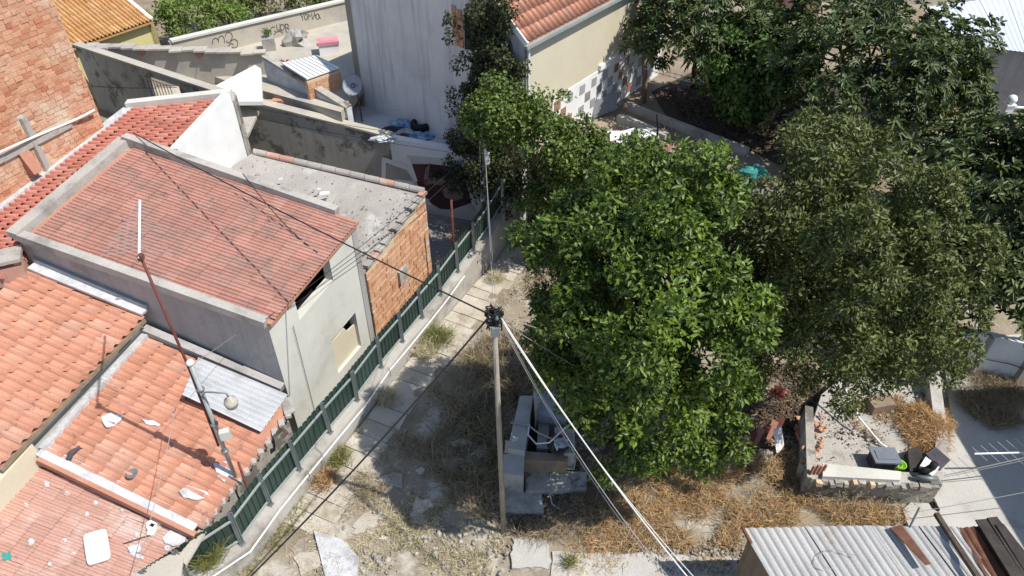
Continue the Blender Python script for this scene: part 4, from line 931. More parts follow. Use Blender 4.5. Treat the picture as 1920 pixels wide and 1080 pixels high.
# hanging strand at the fence end
HC = np.array([list(lerp(GY(958, 300, 22.3), GY(960, 480, 20.4), t)) for t in np.linspace(0, 1, 16)]) + rng.normal(size=(16, 3)) * .08
crown('foliage', iv, HC, np.repeat([[0., -.7, .3]], 16, 0), .2, 45, .10, .08, 'leaf_ivy')
DI = [(915, 20), (905, 55), (930, 60), (950, 330), (945, 370), (970, 300), (975, 350), (940, 300), (925, 330), (915, 110), (950, 110), (925, 160), (955, 160), (905, 150), (940, 200), (965, 210), (945, 80), (970, 130), (905, 205), (880, 250), (905, 260), (880, 290), (900, 310), (925, 300), (930, 250), (960, 260), (960, 30), (935, 25)]
DC = []
for x, y in DI:
    p = VP(x, y, GC, gl)
    for k in range(12): DC.append(list(p + gn_ * random.uniform(.05, .35 + (.5 if y > 140 else .1)) + V((random.gauss(0, .25), random.gauss(0, .2), random.gauss(0, .3)))))
DC = np.array(DC); DC = np.concatenate([DC, np.array([list(GY(random.uniform(995, 1085), random.uniform(290, 440), random.uniform(20.1, 20.7))) for _ in range(110)])]); vi = thing('gable_creeper', 'dark half-dry creeper climbing the corner of the gabled house', 'creeper', GC + gn_ * .2)
crown('foliage', vi, DC, np.repeat([list(gn_)], len(DC), 0), .30, 75, .10, .07, 'leaf_ivy_dark', up=.1, droop=.7)
for k in range(26):
    x0_, y0_ = random.choice(DI); a = VP(x0_, y0_, GC, gl) + gn_ * .05; b = a + V((random.uniform(-.9, .5), random.uniform(-.3, .6), random.uniform(.2, 1.4)))
    n0 = (b - GC).dot(gn_); b = b - gn_ * (n0 - .04)
    B().tube(limb_path(a, b, 4, .03), .012, 4).obj('stem', 'twig', vi)

# ------------------------------------------------------------------ grass and straw
def area(poly, n, z=0., base_p=.6, amp_p=.45):
    Q = [G(x, y, z) for x, y in poly]; P2 = [(p.x, p.y) for p in Q]
    xs = [p[0] for p in P2]; ys = [p[1] for p in P2]; out = []
    while len(out) < n:
        X = rng.random((n * 3, 2)) * [max(xs) - min(xs), max(ys) - min(ys)] + [min(xs), min(ys)]
        nz = np.sin(X[:, 0] * 2.3 + 1) * np.sin(X[:, 1] * 2.9) + .6 * np.sin(X[:, 0] * 6.1) * np.cos(X[:, 1] * 5.3)
        for (x, y), q_ in zip(X, nz):
            if rng.random() < base_p + amp_p * q_ and inpoly(x, y, P2): out.append((x, y, z))
            if len(out) >= n: break
    return np.array(out)
def blades(name, P, L, W, matk, lean, lift=0., clump=0, droop=.3):
    K = len(P); D = rng.normal(size=(K, 3)); D[:, 2] = np.abs(D[:, 2]) * .3; D = unit(D) * lean + np.array([[0, 0, 1 - lean]]); D = unit(D)
    P = P.copy(); P[:, 2] += rng.random(K) * lift
    S = unit(np.cross(D, rng.normal(size=(K, 3)))); Lk = L * (.4 + 1.0 * rng.random((K, 1))); Wk = W
    mid = P + D * Lk * .55; tip = P + D * Lk + np.array([[0, 0, -1.]]) * Lk * droop * rng.random((K, 1)) + S * Lk * .15
    v = np.stack([P - S * Wk, P + S * Wk, mid + S * Wk * .8, tip, mid - S * Wk * .8], 1)
    o = np_mesh(name, v, [(0, 1, 2, 4), (4, 2, 3)], 2, matk); o['kind'] = 'stuff'
    return o
straw_poly = [(1120, 1040), (1130, 960), (1190, 905), (1290, 870), (1420, 862), (1500, 835), (1530, 890), (1505, 940), (1690, 955), (1700, 985), (1390, 990), (1380, 1030), (1200, 1035)]
blades('straw', area(straw_poly, 12000, 0., .42, .6), .26, .006, 'straw', .93, .2)
blades('straw', area([(1060, 1030), (1080, 960), (1180, 900), (1300, 860), (1400, 850), (1420, 900), (1200, 1000), (1130, 1040)], 3500), .28, .006, 'straw', .8, .12)
blades('dry_grass', area(straw_poly, 2600, 0., .3, .6), .3, .005, 'dry_grass', .8, .18)
blades('litter_stems', area(straw_poly, 1500), .45, .006, 'grey_grass', .75, .15)
heap = area([(1680, 800), (1700, 770), (1760, 765), (1775, 800), (1768, 850), (1720, 845)], 6000, .66)
hc = heap[:, :2].mean(0); heap[:, :2] += rng.normal(size=(len(heap), 2)) * .07; dd_ = np.linalg.norm((heap[:, :2] - hc) / [.85, 1.05], axis=1); heap[:, 2] += np.clip(1 - dd_, 0, 1) * .4 * rng.random(len(heap)) ** .4
o = blades('straw_heap', heap, .24, .0055, 'straw', .97, .04, 0, .5); del o['kind']; tag(o, 'heap of orange-brown cut straw beside the yard wall', 'straw heap')
dry_poly = [(500, 1080), (600, 955), (700, 850), (780, 765), (840, 690), (900, 590), (960, 500), (1000, 470), (1000, 600), (965, 700), (950, 1000), (960, 1080)]
blades('dry_grass', area(dry_poly, 6000, 0., .3, .7), .22, .0045, 'dry_grass', .72, .02)
blades('dry_grass', area([(560, 1080), (640, 960), (760, 930), (930, 950), (960, 1080)], 3500, 0., .25, .7), .24, .005, 'dry_grass', .75, .03)
blades('dry_weeds', area([(800, 860), (850, 720), (900, 640), (960, 620), (1000, 700), (960, 880), (940, 990), (860, 960)], 3200), .75, .0065, 'grey_grass', .55, .05)
blades('dry_weeds', area([(960, 1010), (1100, 1020), (1180, 920), (1250, 870), (1120, 860), (1080, 960)], 3500), .4, .005, 'grey_grass', .7, .05)
blades('dry_weeds', area([(1790, 700), (1910, 720), (1940, 800), (1860, 810), (1790, 760)], 3500, .05), .5, .005, 'grey_grass', .65, .1)
blades('green_weeds', area([(860, 900), (880, 800), (930, 790), (930, 900)], 900), .4, .006, 'weed', .6, .05)
blades('green_weeds', area([(400, 1085), (560, 935), (700, 780), (560, 990), (480, 1085)], 900), .2, .006, 'weed', .6, .05)
def bush(px, z, r, n, L, W, mk, label, lean=.55):
    c = G(*px, z); P = np.array(c)[None, :] + rng.normal(size=(n, 3)) * np.array([r * .5, r * .5, 0]); P[:, 2] = z + rng.random(n) * r * .5
    o = blades('weed_clump', P, L, W, mk, lean); del o['kind']; return tag(o, label, 'weed', 'weeds along the boundary wall')
bush((818, 640), .05, .38, 1500, .42, .006, 'weed', 'tall olive-green weed clump against the boundary wall near the pole')
bush((800, 665), .05, .3, 700, .4, .006, 'dry_grass', 'straw-coloured weed clump beside the tall green one')
bush((728, 752), .05, .25, 500, .3, .005, 'dry_grass', 'small dry weed clump on the path beside the boundary wall')
bush((612, 905), .0, .3, 500, .35, .006, 'straw', 'reddish dry twigs at the foot of the boundary wall')
bush((635, 865), .0, .28, 500, .35, .006, 'weed', 'green weed clump below the broken conduit on the wall')
bush((392, 1050), .6, .28, 900, .55, .006, 'weed', 'feathery green weed growing through the fence foot')
bush((1068, 1055), .1, .12, 120, .25, .008, 'weed', 'small yellow-green tuft growing from the concrete slab')
bush((930, 525), .05, .25, 500, .3, .005, 'dry_grass', 'dry grass tuft on the path by the far retaining wall')
# rubble
def stones(name, P, smin, smax, matk='stone'):
    K = len(P); base = np.array([(1, 0, 0), (-1, 0, 0), (0, 1, 0), (0, -1, 0), (0, 0, 1), (0, 0, -1)], float)
    s_ = smin + (smax - smin) * rng.random((K, 1, 1)) ** 2
    v = P[:, None, :] + base[None] * s_ * (.6 + .7 * rng.random((K, 6, 3))) + rng.normal(size=(K, 6, 3)) * s_ * .25
    o = np_mesh(name, v, [(0, 2, 4), (2, 1, 4), (1, 3, 4), (3, 0, 4), (2, 0, 5), (1, 2, 5), (3, 1, 5), (0, 3, 5)], 8, matk); o['kind'] = 'stuff'; return o
stones('rubble', area(dry_poly, 900, .02), .015, .07)
stones('rubble', area([(1180, 1060), (1400, 1000), (1390, 1080), (1250, 1080)], 350, .03), .02, .08)
stones('rubble', area([(700, 1040), (960, 930), (960, 1080), (700, 1080)], 250, .03), .02, .09)
stones('rubble', area([(1520, 830), (1600, 740), (1700, 720), (1760, 700), (1700, 800)], 250, .5), .015, .06)
stones('rubble', area([(1120, 240), (1250, 230), (1420, 290), (1300, 310)], 250, 2.58), .02, .09)

# fallen leaves, coloured dark so they also paint in the tree shade
def litter_shade(P, L, W, mk):
    K = len(P); D = rdir(K); D[:, 2] *= .25; Nn = rng.normal(size=(K, 3)) * .35 + np.array([[0, 0, 1.]]); P = P.copy(); P[:, 2] += .03 + rng.random(K) * .06
    o = leaves('leaf_litter_shade', P, D, Nn, L * (.6 + .8 * rng.random(K)), W * (.6 + .8 * rng.random(K)), mk, None); o['kind'] = 'stuff'
litter_shade(area([(850, 900), (880, 720), (960, 620), (1040, 640), (1250, 860), (1240, 900), (1130, 1000), (960, 1005)], 9000), .09, .05, 'litter_shade')
litter_shade(area([(1200, 900), (1250, 800), (1380, 720), (1520, 660), (1540, 740), (1500, 850), (1400, 865)], 6000), .10, .055, 'litter_shade')
litter_shade(area([(980, 470), (1080, 420), (1120, 500), (1040, 640), (985, 560)], 2500), .09, .05, 'litter_shade')
litter_shade(area([(1230, 170), (1480, 150), (1520, 260), (1420, 290), (1300, 240)], 3500, 2.56), .13, .07, 'litter_shade')
# broken concrete of the old lane
for k in range(26):
    x, y = random.uniform(560, 900), 0; y = random.uniform(1060 - (x - 560) * .9, 1075 - (x - 560) * .35); c = G(x, y, 0); n_ = random.randint(8, 11); r_0 = random.uniform(.12, .45); a0 = random.random() * 6; el = random.uniform(.5, 1)
    B().prism([c + V((r_0 * random.uniform(.45, 1.15) * math.cos(a0 + i * 6.283 / n_), el * r_0 * random.uniform(.45, 1.15) * math.sin(a0 + i * 6.283 / n_), random.uniform(.05, .062))) for i in range(n_)], (0, 0, -.1)).obj('concrete_fragment', random.choice(('path_concrete', 'path_concrete', 'kerb_wall')), g)

rq_ = [(AN.x, AN.y, 2.75), (AF.x, AF.y, 3.25), (ALF.x, ALF.y, 3.4), (ALN.x, ALN.y, 3.4)]
RP = np.array([list(bil([V(p) for p in rq_], random.random() ** 1.6, random.random())) for _ in range(420)]); stones('roof_grit', RP + np.array([[0, 0, .02]]), .008, .035)
RP = np.array([list(lerp(at(AN, 2.78), at(AF, 3.28), random.random()) + V((-random.random() ** 2 * .7, 0, 0))) for _ in range(160)]); stones('roof_grit', RP, .012, .05, 'concrete')

blades('dry_weeds', area([(640, 960), (700, 850), (800, 740), (900, 640), (960, 640), (940, 1000), (800, 940)], 2600, 0., .2, .7), .4, .0055, 'grey_grass', .6, .03)
blades('green_weeds', area([(700, 1060), (760, 900), (900, 860), (940, 1060)], 1500, 0., .1, .8), .18, .006, 'weed', .65, .02)
litter_shade(area([(1525, 870), (1550, 740), (1690, 700), (1750, 720), (1700, 850)], 260, .64), .07, .04, 'litter_shade')
stones('yard_rubble', area([(1530, 800), (1560, 720), (1740, 700), (1760, 760), (1690, 800), (1600, 850)], 130, .66), .015, .07)
stones('yard_rubble', area([(1500, 870), (1510, 790), (1545, 760), (1550, 800), (1525, 880)], 60, .7), .03, .1, 'brick')
blades('straw', area([(1580, 760), (1690, 740), (1700, 850), (1660, 840), (1600, 800)], 900, .64, .2, .6), .2, .005, 'straw', .9, .04)
blades('straw', area([(1520, 905), (1740, 925), (1740, 945), (1520, 938)], 700, .1), .3, .006, 'dry_grass', .7, .5)

edge = [(1060, 1065), (1085, 950), (1190, 880), (1300, 850), (1520, 820), (1545, 930), (1720, 950), (1710, 995), (1400, 1000), (1390, 1065)]
blades('straw', area(edge, 1800, .06, .35, .6), .22, .0055, 'straw', .92, .05)
blades('dry_grass', area([(955, 1060), (1040, 1030), (1385, 1045), (1385, 1080), (955, 1080)], 500, .07, .15, .7), .16, .005, 'dry_grass', .85, .03)
stones('rubble', area([(1200, 1030), (1390, 1000), (1385, 1078), (1230, 1075)], 260, .08), .015, .07)
# ------------------------------------------------------------------ utility pole and its wires
pb = G(945, 1000, 0); ph = GY(926, 588, pb.y - .05)
up_ = thing('utility_pole', 'weathered round utility pole standing in the dry grass', 'pole', pb)
B().tube([pb - V((0, 0, .2)), lerp(pb, ph, .5), ph], [.062, .056, .048], 10).obj('shaft', 'pole_concrete', up_, True)
hd = B()
for k in range(42):
    hd.tube([ph + V((random.uniform(-.15, .17), random.uniform(-.12, .12), random.uniform(-.3, .14))) for _ in range(4)], .012, 5)
hd.obj('wire_tangle', 'wire_dark', up_)
B().box(ph + V((.02, -.1, -.32)), (.13, .09, .2), .2).obj('junction_box', 'grey_plastic', up_)
for k in range(5):
    a = k * 1.3; B().lathe(ph + V((.11 * math.cos(a), .11 * math.sin(a), -.05 + .05 * (k % 3))), [(.0, -.05), (.03, -.05), (.035, 0), (.02, .02), (.03, .05), (0, .06)], 8).obj('insulator', 'grey_metal', up_, True)
B().bar(ph + V((-.16, 0, -.02)), ph + V((.16, 0, .0)), .05, .05).obj('bracket', 'wire_dark', up_)
def wire(name, a, b, sag, r, matk, label, n=18):
    a, b = V(a), V(b)
    o = B().tube([lerp(a, b, t) - V((0, 0, sag * 4 * t * (1 - t))) for t in np.linspace(0, 1, n)], r, 5).obj(name, matk)
    return tag(o, label, 'wire')
wire('overhead_wire', ph + V((-.1, 0, 0)), at(L2, 5.75) + V((.25, .1, 0)), .1, .016, 'wire_dark', 'dark overhead wire from the pole head across the pink tiled roof')
wire('overhead_wire', ph + V((-.1, 0, -.1)), G(440, 1110, 2.2), .15, .018, 'wire_dark', 'dark overhead wire from the pole down past the fence wall')
wb = GY(1300, 1095, 5.6)
for k, (mk, dx, r, lb) in enumerate((('wire_white', 0, .011, 'thick white cable from the pole head over the straw'), ('wire_white', .04, .007, 'thinner white cable running beside the thick one from the pole'), ('wire_grey', -.28, .007, 'thin grey wire sagging under the white pole cables'), ('wire_grey', -.4, .007, 'second thin grey wire under the white pole cables'))):
    wire('overhead_wire', ph + V((.08, 0, -.05 * k)), wb + V((dx, .1 * k, -.25 * (k > 1))), .22 + .14 * (k > 1) + .06 * (k == 1), r, mk, lb)
wire('overhead_wire', ph + V((.1, .05, -.1)), (2.2, 10.0, 5.0), .05, .007, 'wire_grey', 'thin wire from the pole into the orange tree')
wire('overhead_wire', ph + V((.1, .05, -.2)), (2.0, 9.6, 4.4), .05, .006, 'wire_grey', 'thin lower wire from the pole into the orange tree foot')
PH = thing('service_mast', 'galvanised service mast with a white crossarm at the end of the fence', 'mast', G(918, 420, .6))
mb = at(G(918, 425, .6), 0) + V((-.1, .0, 0)); mtop = GY(908, 242, mb.y)
B().tube([at(mb, .0), mtop], .05, 8).obj('mast', 'grey_metal', PH, True)
B().bar(GY(899, 268, mb.y), GY(921, 240, mb.y + .4), .05, .05).obj('crossarm', 'white_paint', PH)
B().box(GY(914, 297, mb.y), (.16, .12, .42)).obj('meter_box', 'white_plastic', PH)
for y_ in (343, 375): B().box(GY(905, y_, mb.y), (.12, .06, .08), .4).obj('clip', 'white_plastic', PH)
for k in range(3): B().tube([GY(899 + 5 * k, 268 - 6 * k, mb.y), GY(903 + 4 * k, 380, mb.y - .05), GY(908 + 3 * k, 450, mb.y - .1)], .008, 4).obj('lead', 'wire_grey', PH)
wire('overhead_wire', mtop, ph, .25, .006, 'wire_grey', 'grey wire joining the service mast to the pole head')
wire('overhead_wire', mtop - V((0, 0, .3)), ph + V((.05, 0, .02)), .4, .005, 'wire_grey', 'lower grey wire joining the service mast to the pole')
wire('overhead_wire', mtop - V((0, 0, .4)), at(R1, 4.1), .15, .008, 'wire_dark', 'thin wire from the service mast to the near corner of the grey house')
wire('overhead_wire', mtop - V((0, 0, .6)), at(R1, 3.95) + V((.1, .2, 0)), .3, .008, 'wire_dark', 'sagging thin wire below the one to the grey house corner')
wire('wall_wire', at(WL, 3.5) + V((.3, -.1, 0)), mtop - V((0, 0, .5)), .15, .008, 'wire_dark', 'dark wire strung along the top of the stained courtyard wall')
wire('wall_wire', at(WL, 3.1) + V((.3, -.1, 0)), mtop - V((0, 0, 1.0)), .1, .007, 'wire_dark', 'lower dark wire strung along the stained courtyard wall')
wire('wall_wire', at(R1, 3.3) + V((.32, .62, 0)), at(R1, .3) + V((.3, .6, 0)), 0, .007, 'wire_dark', 'thin cable running down the pale side of the grey house')
wire('roof_wire', G(455, 325, 5.6), bil(ins, .4, .95) + V((.1, 0, .06)), .25, .012, 'wire_dark', 'dark cable looping over the pink roof tiles')
wire('ruin_wire', VP(175, 160, at(r0, 0), at(r1, 0)) + gn * .08, VP(335, 162, at(r0, 0), at(r1, 0)) + gn * .08, .05, .01, 'wire_dark', 'dark wire across the ruin wall to the grille')
wire('terrace_wire', G(705, 206, 3.0), G(880, 190, 3.6), .1, .006, 'wire_grey', 'thin line strung in front of the streaked gable')
lw = wire('roof_wire', G(330, 760, 3.6), G(250, 1090, 2.6), .1, .007, 'wire_grey', 'thin wire crossing the lower orange roof')
# ------------------------------------------------------------------ mast with lamp and antenna on the lower roof
mb0 = G(440, 892, 1.78); m1 = GY(357, 682, mb0.y); m2 = GY(264, 482, mb0.y)
ms_ = thing('roof_mast', 'steel mast with a gooseneck lamp and grey box on the orange roof', 'mast', mb0)
B().tube([mb0 - V((0, 0, .2)), m1], .045, 10).obj('post', 'rail_metal', ms_, True)
B().tube([lerp(mb0, m1, .3) + V((-.09, 0, 0)), m1 + V((-.06, 0, 0)), m2], .026, 8).obj('upper_pipe', 'dark_red_metal', ms_, True)
B().lathe(m1 + V((0, 0, .02)), [(.0, .08), (.06, .06), (.08, 0), (.06, -.04)], 10).obj('cap', 'white_plastic', ms_, True)
for t in (.25, .5, .8): B().lathe(lerp(mb0, m1, t), [(.075, -.03), (.08, 0), (.075, .03)], 10).obj('clamp', 'grey_metal', ms_, True)
la0 = lerp(mb0, m1, .72); ld0 = GY(432, 752, mb0.y - .12)
B().tube([la0 + V((.02, 0, -.08)), la0 + V((.0, -.05, .12)), la0 + V((.12, -.08, .28)), la0 + V((.3, -.1, .3)), ld0 + V((-.03, 0, .22)), ld0 + V((0, 0, .1))], .018, 7).obj('lamp_arm', 'grey_metal', ms_, True)
lmp = B().lathe(ld0, [(0, .13), (.04, .13), (.055, .07), (.12, .03), (.135, -.05), (.13, -.08)], 14).obj('lamp_head', 'beige_wall', ms_, True)
B().lathe(ld0, [(.125, -.08), (.11, -.15), (.06, -.19), (0, -.2)], 14).obj('lamp_glass', 'old_wood', lmp, True)
B().box(GY(422, 814, mb0.y - .08), (.2, .14, .22), .3).obj('control_box', 'pale_plaster', ms_)
aa = G(262, 478, m2.z); ab = G(262, 376, m2.z)
an_ = thing('tv_antenna', 'pale comb-shaped television antenna on the rusty pipe above the pink roof', 'antenna', m2)
B().tube([m2 + V((0, -.05, .03)), lerp(m2, ab, 1)], .022, 6).obj('boom', 'white_plastic', an_)
ax = (ab - m2); al = ax.length
for k in range(15):
    t = .12 + .86 * k / 14; p = lerp(m2, ab, t); hl = .62 * (1 - t) + .05
    for s_ in (-1, 1): B().tube([p, p + V((s_ * hl, -.28 * hl, .0))], .005, 4).obj('element', 'wire_grey', an_)
B().box(m2 + V((0, 0, .0)), (.07, .1, .1)).obj('clamp', 'rust', an_)
wire('stay_wire', m1 + V((.05, .02, 0)), VP(445, 625, L1, R1), .02, .006, 'wire_grey', 'short stay from the roof mast to the grey house wall')
def pipe(name, a, b, r, mk, label, cat='pipe'):
    return tag(B().tube([a, lerp(V(a), V(b), .5), b], r, 8).obj(name, mk, None, True), label, cat)
pa = G(481, 965, .6); pipe('rusty_pipe', pa, GY(447, 868, pa.y), .028, 'dark_red_metal', 'dark red pipe leaning on the fence below the orange roof')
pa = G(853, 512, .62); pipe('rusty_pipe', pa, GY(846, 375, pa.y), .035, 'dark_red_metal', 'tall dark red pipe standing behind the fence by the mural')
# ------------------------------------------------------------------ things on the near roofs
def roofz(q, x, y):                          # height of a roof quad at x, y
    n = (q[1] - q[0]).cross(q[3] - q[0]); return q[0].z - (n.x * (x - q[0].x) + n.y * (y - q[0].y)) / n.z
WQ = [P0, P0 + nd * 3.4, P1 + nd * 3.2, P1]; LQ = [T1, T2, E2, E1]
def on_roof(q, px, py):
    z = 2.0
    for _ in range(12):
        p = G(px, py, z); z = roofz(q, p.x, p.y)
    return G(px, py, z), (q[1] - q[0]).cross(q[3] - q[0]).normalized() * (1 if (q[1] - q[0]).cross(q[3] - q[0]).z > 0 else -1)
def tilt(nm): return nm.to_track_quat('Z', 'Y').to_matrix()
def pillow(name, q, px, size, rz, mk, label, cat, lift=.05, n=10):
    p, nm = on_roof(q, *px); xa = (on_roof(q, *rz[1])[0] - on_roof(q, *rz[0])[0]).normalized(); M = Matrix((xa, nm.cross(xa), nm)).transposed(); vv = []; K = n
    def se(t): return math.copysign(abs(math.cos(t)) ** .28, math.cos(t)), math.copysign(abs(math.sin(t)) ** .28, math.sin(t))
    rings = [(.93, 0), (1, .25), (1, .7), (.94, .95), (.7, 1.02), (.35, 1.06)]
    for s_, h in rings:
        for k in range(28):
            c, s2 = se(2 * math.pi * k / 28 + .001); vv.append(p + nm * lift + M @ V((c * s_ * size[0] / 2, s2 * s_ * size[1] / 2, h * size[2] + .006 * math.sin(k * 2.1 + h * 9))))
    f = [(r * 28 + k, r * 28 + (k + 1) % 28, (r + 1) * 28 + (k + 1) % 28, (r + 1) * 28 + k) for r in range(len(rings) - 1) for k in range(28)]
    f += [tuple(range(28))[::-1], tuple(range((len(rings) - 1) * 28, len(rings) * 28))]
    return tag(obj(name, vv, f, mk, None, True), label, cat)
pillow('cushion', WQ, (183, 1030), (.42, .68, .12), ((155, 1003), (200, 990)), 'white_plastic', 'white seat cushion lying on the worn tile roof', 'cushion', .05)
def scrap(q, pts, mk, name, label, cat, h=.012, group=None, lift=.05):
    P = []
    rag = []
    for i, (x, y) in enumerate(pts):
        x2, y2 = pts[(i + 1) % len(pts)]
        for t in (0, .33, .66): rag.append((lerp(x, x2, t) + (t > 0) * random.uniform(-1.6, 1.6), lerp(y, y2, t) + (t > 0) * random.uniform(-1.6, 1.6)))
    for x, y in rag:
        p, nm = on_roof(q, x, y); P.append(p + nm * (lift + random.uniform(0, .012)))
    return tag(B().prism(P, nm * h).obj(name, mk), label, cat, group)
scrap(WQ, [(5, 1040), (8, 1036), (20, 1036), (22, 1050), (12, 1054), (4, 1052)], 'turquoise', 'plastic_scrap', 'turquoise plastic scrap on the worn tile roof', 'scrap')
bits = [(88, 910, 7), (50, 950, 6), (126, 928, 5), (181, 945, 5), (164, 967, 5), (60, 1018, 8), (122, 1015, 5), (172, 890, 5), (230, 960, 4), (258, 1005, 6), (95, 1060, 6), (140, 1040, 4), (232, 918, 5), (316, 1030, 7)]
for i, (x, y, s_) in enumerate(bits):
    pts = [(x + s_ * math.cos(a + i) * random.uniform(.6, 1.2), y + s_ * .9 * math.sin(a + i) * random.uniform(.6, 1.2)) for a in np.linspace(0, 5.2, 6)]
    scrap(WQ, pts, 'white_membrane', 'plaster_bit', 'pale flake of plaster stuck on the worn tile roof', 'rubble', .008, 'plaster flakes on the worn roof')
o = scrap(WQ, [(275, 985), (287, 977), (305, 978), (304, 984), (296, 986), (294, 1000), (287, 1008), (277, 1008)], 'white_plastic', 'plastic_housing', 'broken white plastic housing with a square hole on the worn roof', 'scrap', .07)
p, nm = on_roof(WQ, 286, 990); B().box(p + nm * .125, (.07, .08, .012), .3, tilt(nm)).obj('square_hole', 'dark', o); p2 = o
scrap(WQ, [(240, 1030), (262, 1023), (265, 1035), (255, 1040), (243, 1038)], 'white_membrane', 'plastic_shard', 'small white shard beside the stick on the worn roof', 'scrap', .04)
scrap(WQ, [(243, 1040), (252, 1038), (271, 1047), (268, 1052), (255, 1048)], 'white_membrane', 'plastic_shard', 'narrow white strip of plastic on the worn roof', 'scrap', .02)
scrap(WQ, [(305, 1012), (318, 998), (335, 1002), (352, 1008), (345, 1022), (325, 1028), (310, 1022)], 'white_membrane', 'membrane_sheet', 'crumpled white membrane sheet near the fence corner of the worn roof', 'sheet', .03)
p, _n = on_roof(WQ, 233, 1024); p3, _ = on_roof(WQ, 291, 1007); pipe('stick', p + V((0, 0, .08)), p3 + V((0, 0, .12)), .012, 'rust', 'dark stick lying across the worn roof tiles', 'stick')
scrap(LQ, [(190, 788), (205, 780), (222, 783), (232, 776), (228, 792), (215, 804), (200, 806)], 'white_cloth', 'cement_patch', 'dirty white cement patch on the orange roof tiles', 'patch', .05, lift=.07)
scrap(LQ, [(265, 790), (285, 793), (303, 800), (298, 805), (275, 800)], 'white_cloth', 'cement_patch', 'thin cement streak on the orange roof beside the larger patch', 'patch', .04, lift=.07)
scrap(LQ, [(335, 925), (350, 914), (385, 925), (395, 935), (370, 942), (345, 938)], 'white_membrane', 'whitewash_patch', 'whitewashed patch on the orange tiles near the fence edge', 'patch', .03, lift=.08)
scrap(LQ, [(400, 875), (425, 872), (440, 885), (438, 900), (420, 910), (408, 900)], 'white_cloth', 'plastic_bag', 'white plastic bag wrapped round the foot of the roof mast', 'bag', .1, lift=.06)
p, nm = on_roof(LQ, 249, 894); tag(B().lathe(p + nm * .1, [(0, 0), (.09, .01), (.13, .04), (.12, .05), (.08, .02), (0, .02)], 14).obj('metal_bowl', 'grey_metal', None, True), 'small upturned metal bowl on the orange roof', 'bowl')
scrap(LQ, [(125, 866), (132, 852), (150, 842), (156, 846), (138, 858), (134, 870)], 'dark_cloth', 'rag', 'black and white rag on the white roof flashing', 'rag', .04, lift=.1)
tq = [G(528, 806, 1.95), G(0, 0, 0)]
tag(B().tube([G(520, 812, 1.95), G(530, 803, 2.05), G(538, 812, 2.0), G(528, 820, 1.95)], .05, 7).obj('pigeon_nest', 'bark'), 'dark tangle of twigs at the roof edge above the fence', 'nest')
# ------------------------------------------------------------------ terrace clutter
tz = 2.63
def torus(c, R0, r0, n=28, k=12, M=None):
    m = B(); M = M or Matrix.Identity(3)
    for i in range(n):
        a = 2 * math.pi * i / n
        for j in range(k):
            b = 2 * math.pi * j / k; rr_ = R0 + r0 * .8 * math.copysign(abs(math.cos(b)) ** .6, math.cos(b))
            m.v.append(V(c) + M @ V((rr_ * math.cos(a), rr_ * math.sin(a), r0 * math.copysign(abs(math.sin(b)) ** .6, math.sin(b)))))
    m.f = [(i * k + j, ((i + 1) % n) * k + j, ((i + 1) % n) * k + (j + 1) % k, i * k + (j + 1) % k) for i in range(n) for j in range(k)]
    return m
tc = G(790, 240, tz); tag(torus(tc + V((0, 0, .14)), .29, .13).obj('tyre', 'rubber', None, True), 'black car tyre lying flat on the white terrace', 'tyre')
def heap_obj(name, c, r, mk, label, cat, seed, n=14):
    g_ = np.random.default_rng(seed); vv = []; f = []
    for i in range(5):
        for j in range(n):
            a = 2 * math.pi * j / n; s_ = (1, .95, .75, .45, .12)[i] * (1 + .28 * g_.normal() * (i < 4)); vv.append(V(c) + V((r[0] * s_ * math.cos(a), r[1] * s_ * math.sin(a), r[2] * (0, .35, .7, .95, 1.02)[i] + .02 * g_.normal() * (i > 0))))
    for i in range(4):
        for j in range(n): f.append((i * n + j, i * n + (j + 1) % n, (i + 1) * n + (j + 1) % n, (i + 1) * n + j))
    f.append(tuple(4 * n + j for j in range(n)))
    return tag(obj(name, vv, f, mk, None, False), label, cat)
for i, (x, y, r, mk, lb, ca) in enumerate(((752, 235, (.42, .3, .18), 'blue_cloth', 'blue plastic bag beside the tyre on the terrace', 'bag'), (775, 228, (.25, .2, .2), 'white_cloth', 'white bag between the blue bag and the tyre', 'bag'), (733, 243, (.3, .18, .08), 'dark_cloth', 'black cloth spread in front of the blue bag', 'cloth'), (745, 265, (.22, .3, .14), 'white_cloth', 'white cloth hanging over the terrace edge', 'cloth'), (757, 258, (.3, .2, .12), 'dark_cloth', 'dark bundle beside the hanging white cloth', 'bundle'), (792, 258, (.35, .24, .16), 'blue_cloth', 'blue and white bundle in front of the tyre', 'bundle'), (718, 262, (.4, .16, .14), 'white_cloth', 'crumpled white sheet on the corner of the courtyard wall', 'sheet'))):
    heap_obj('cloth_heap', G(x, y, tz + (.0 if x != 718 else .35)), r, mk, lb, ca, 50 + i)
sb_ = G(826, 246, tz); st = thing('metal_stand', 'thin black metal stand beside the tyre', 'stand', sb_)
B().tube([sb_, sb_ + V((0, 0, .75))], .018, 6).obj('rod', 'wire_dark', st); B().lathe(sb_, [(.16, 0), (.16, .03), (0, .04)], 12).obj('base', 'wire_dark', st)
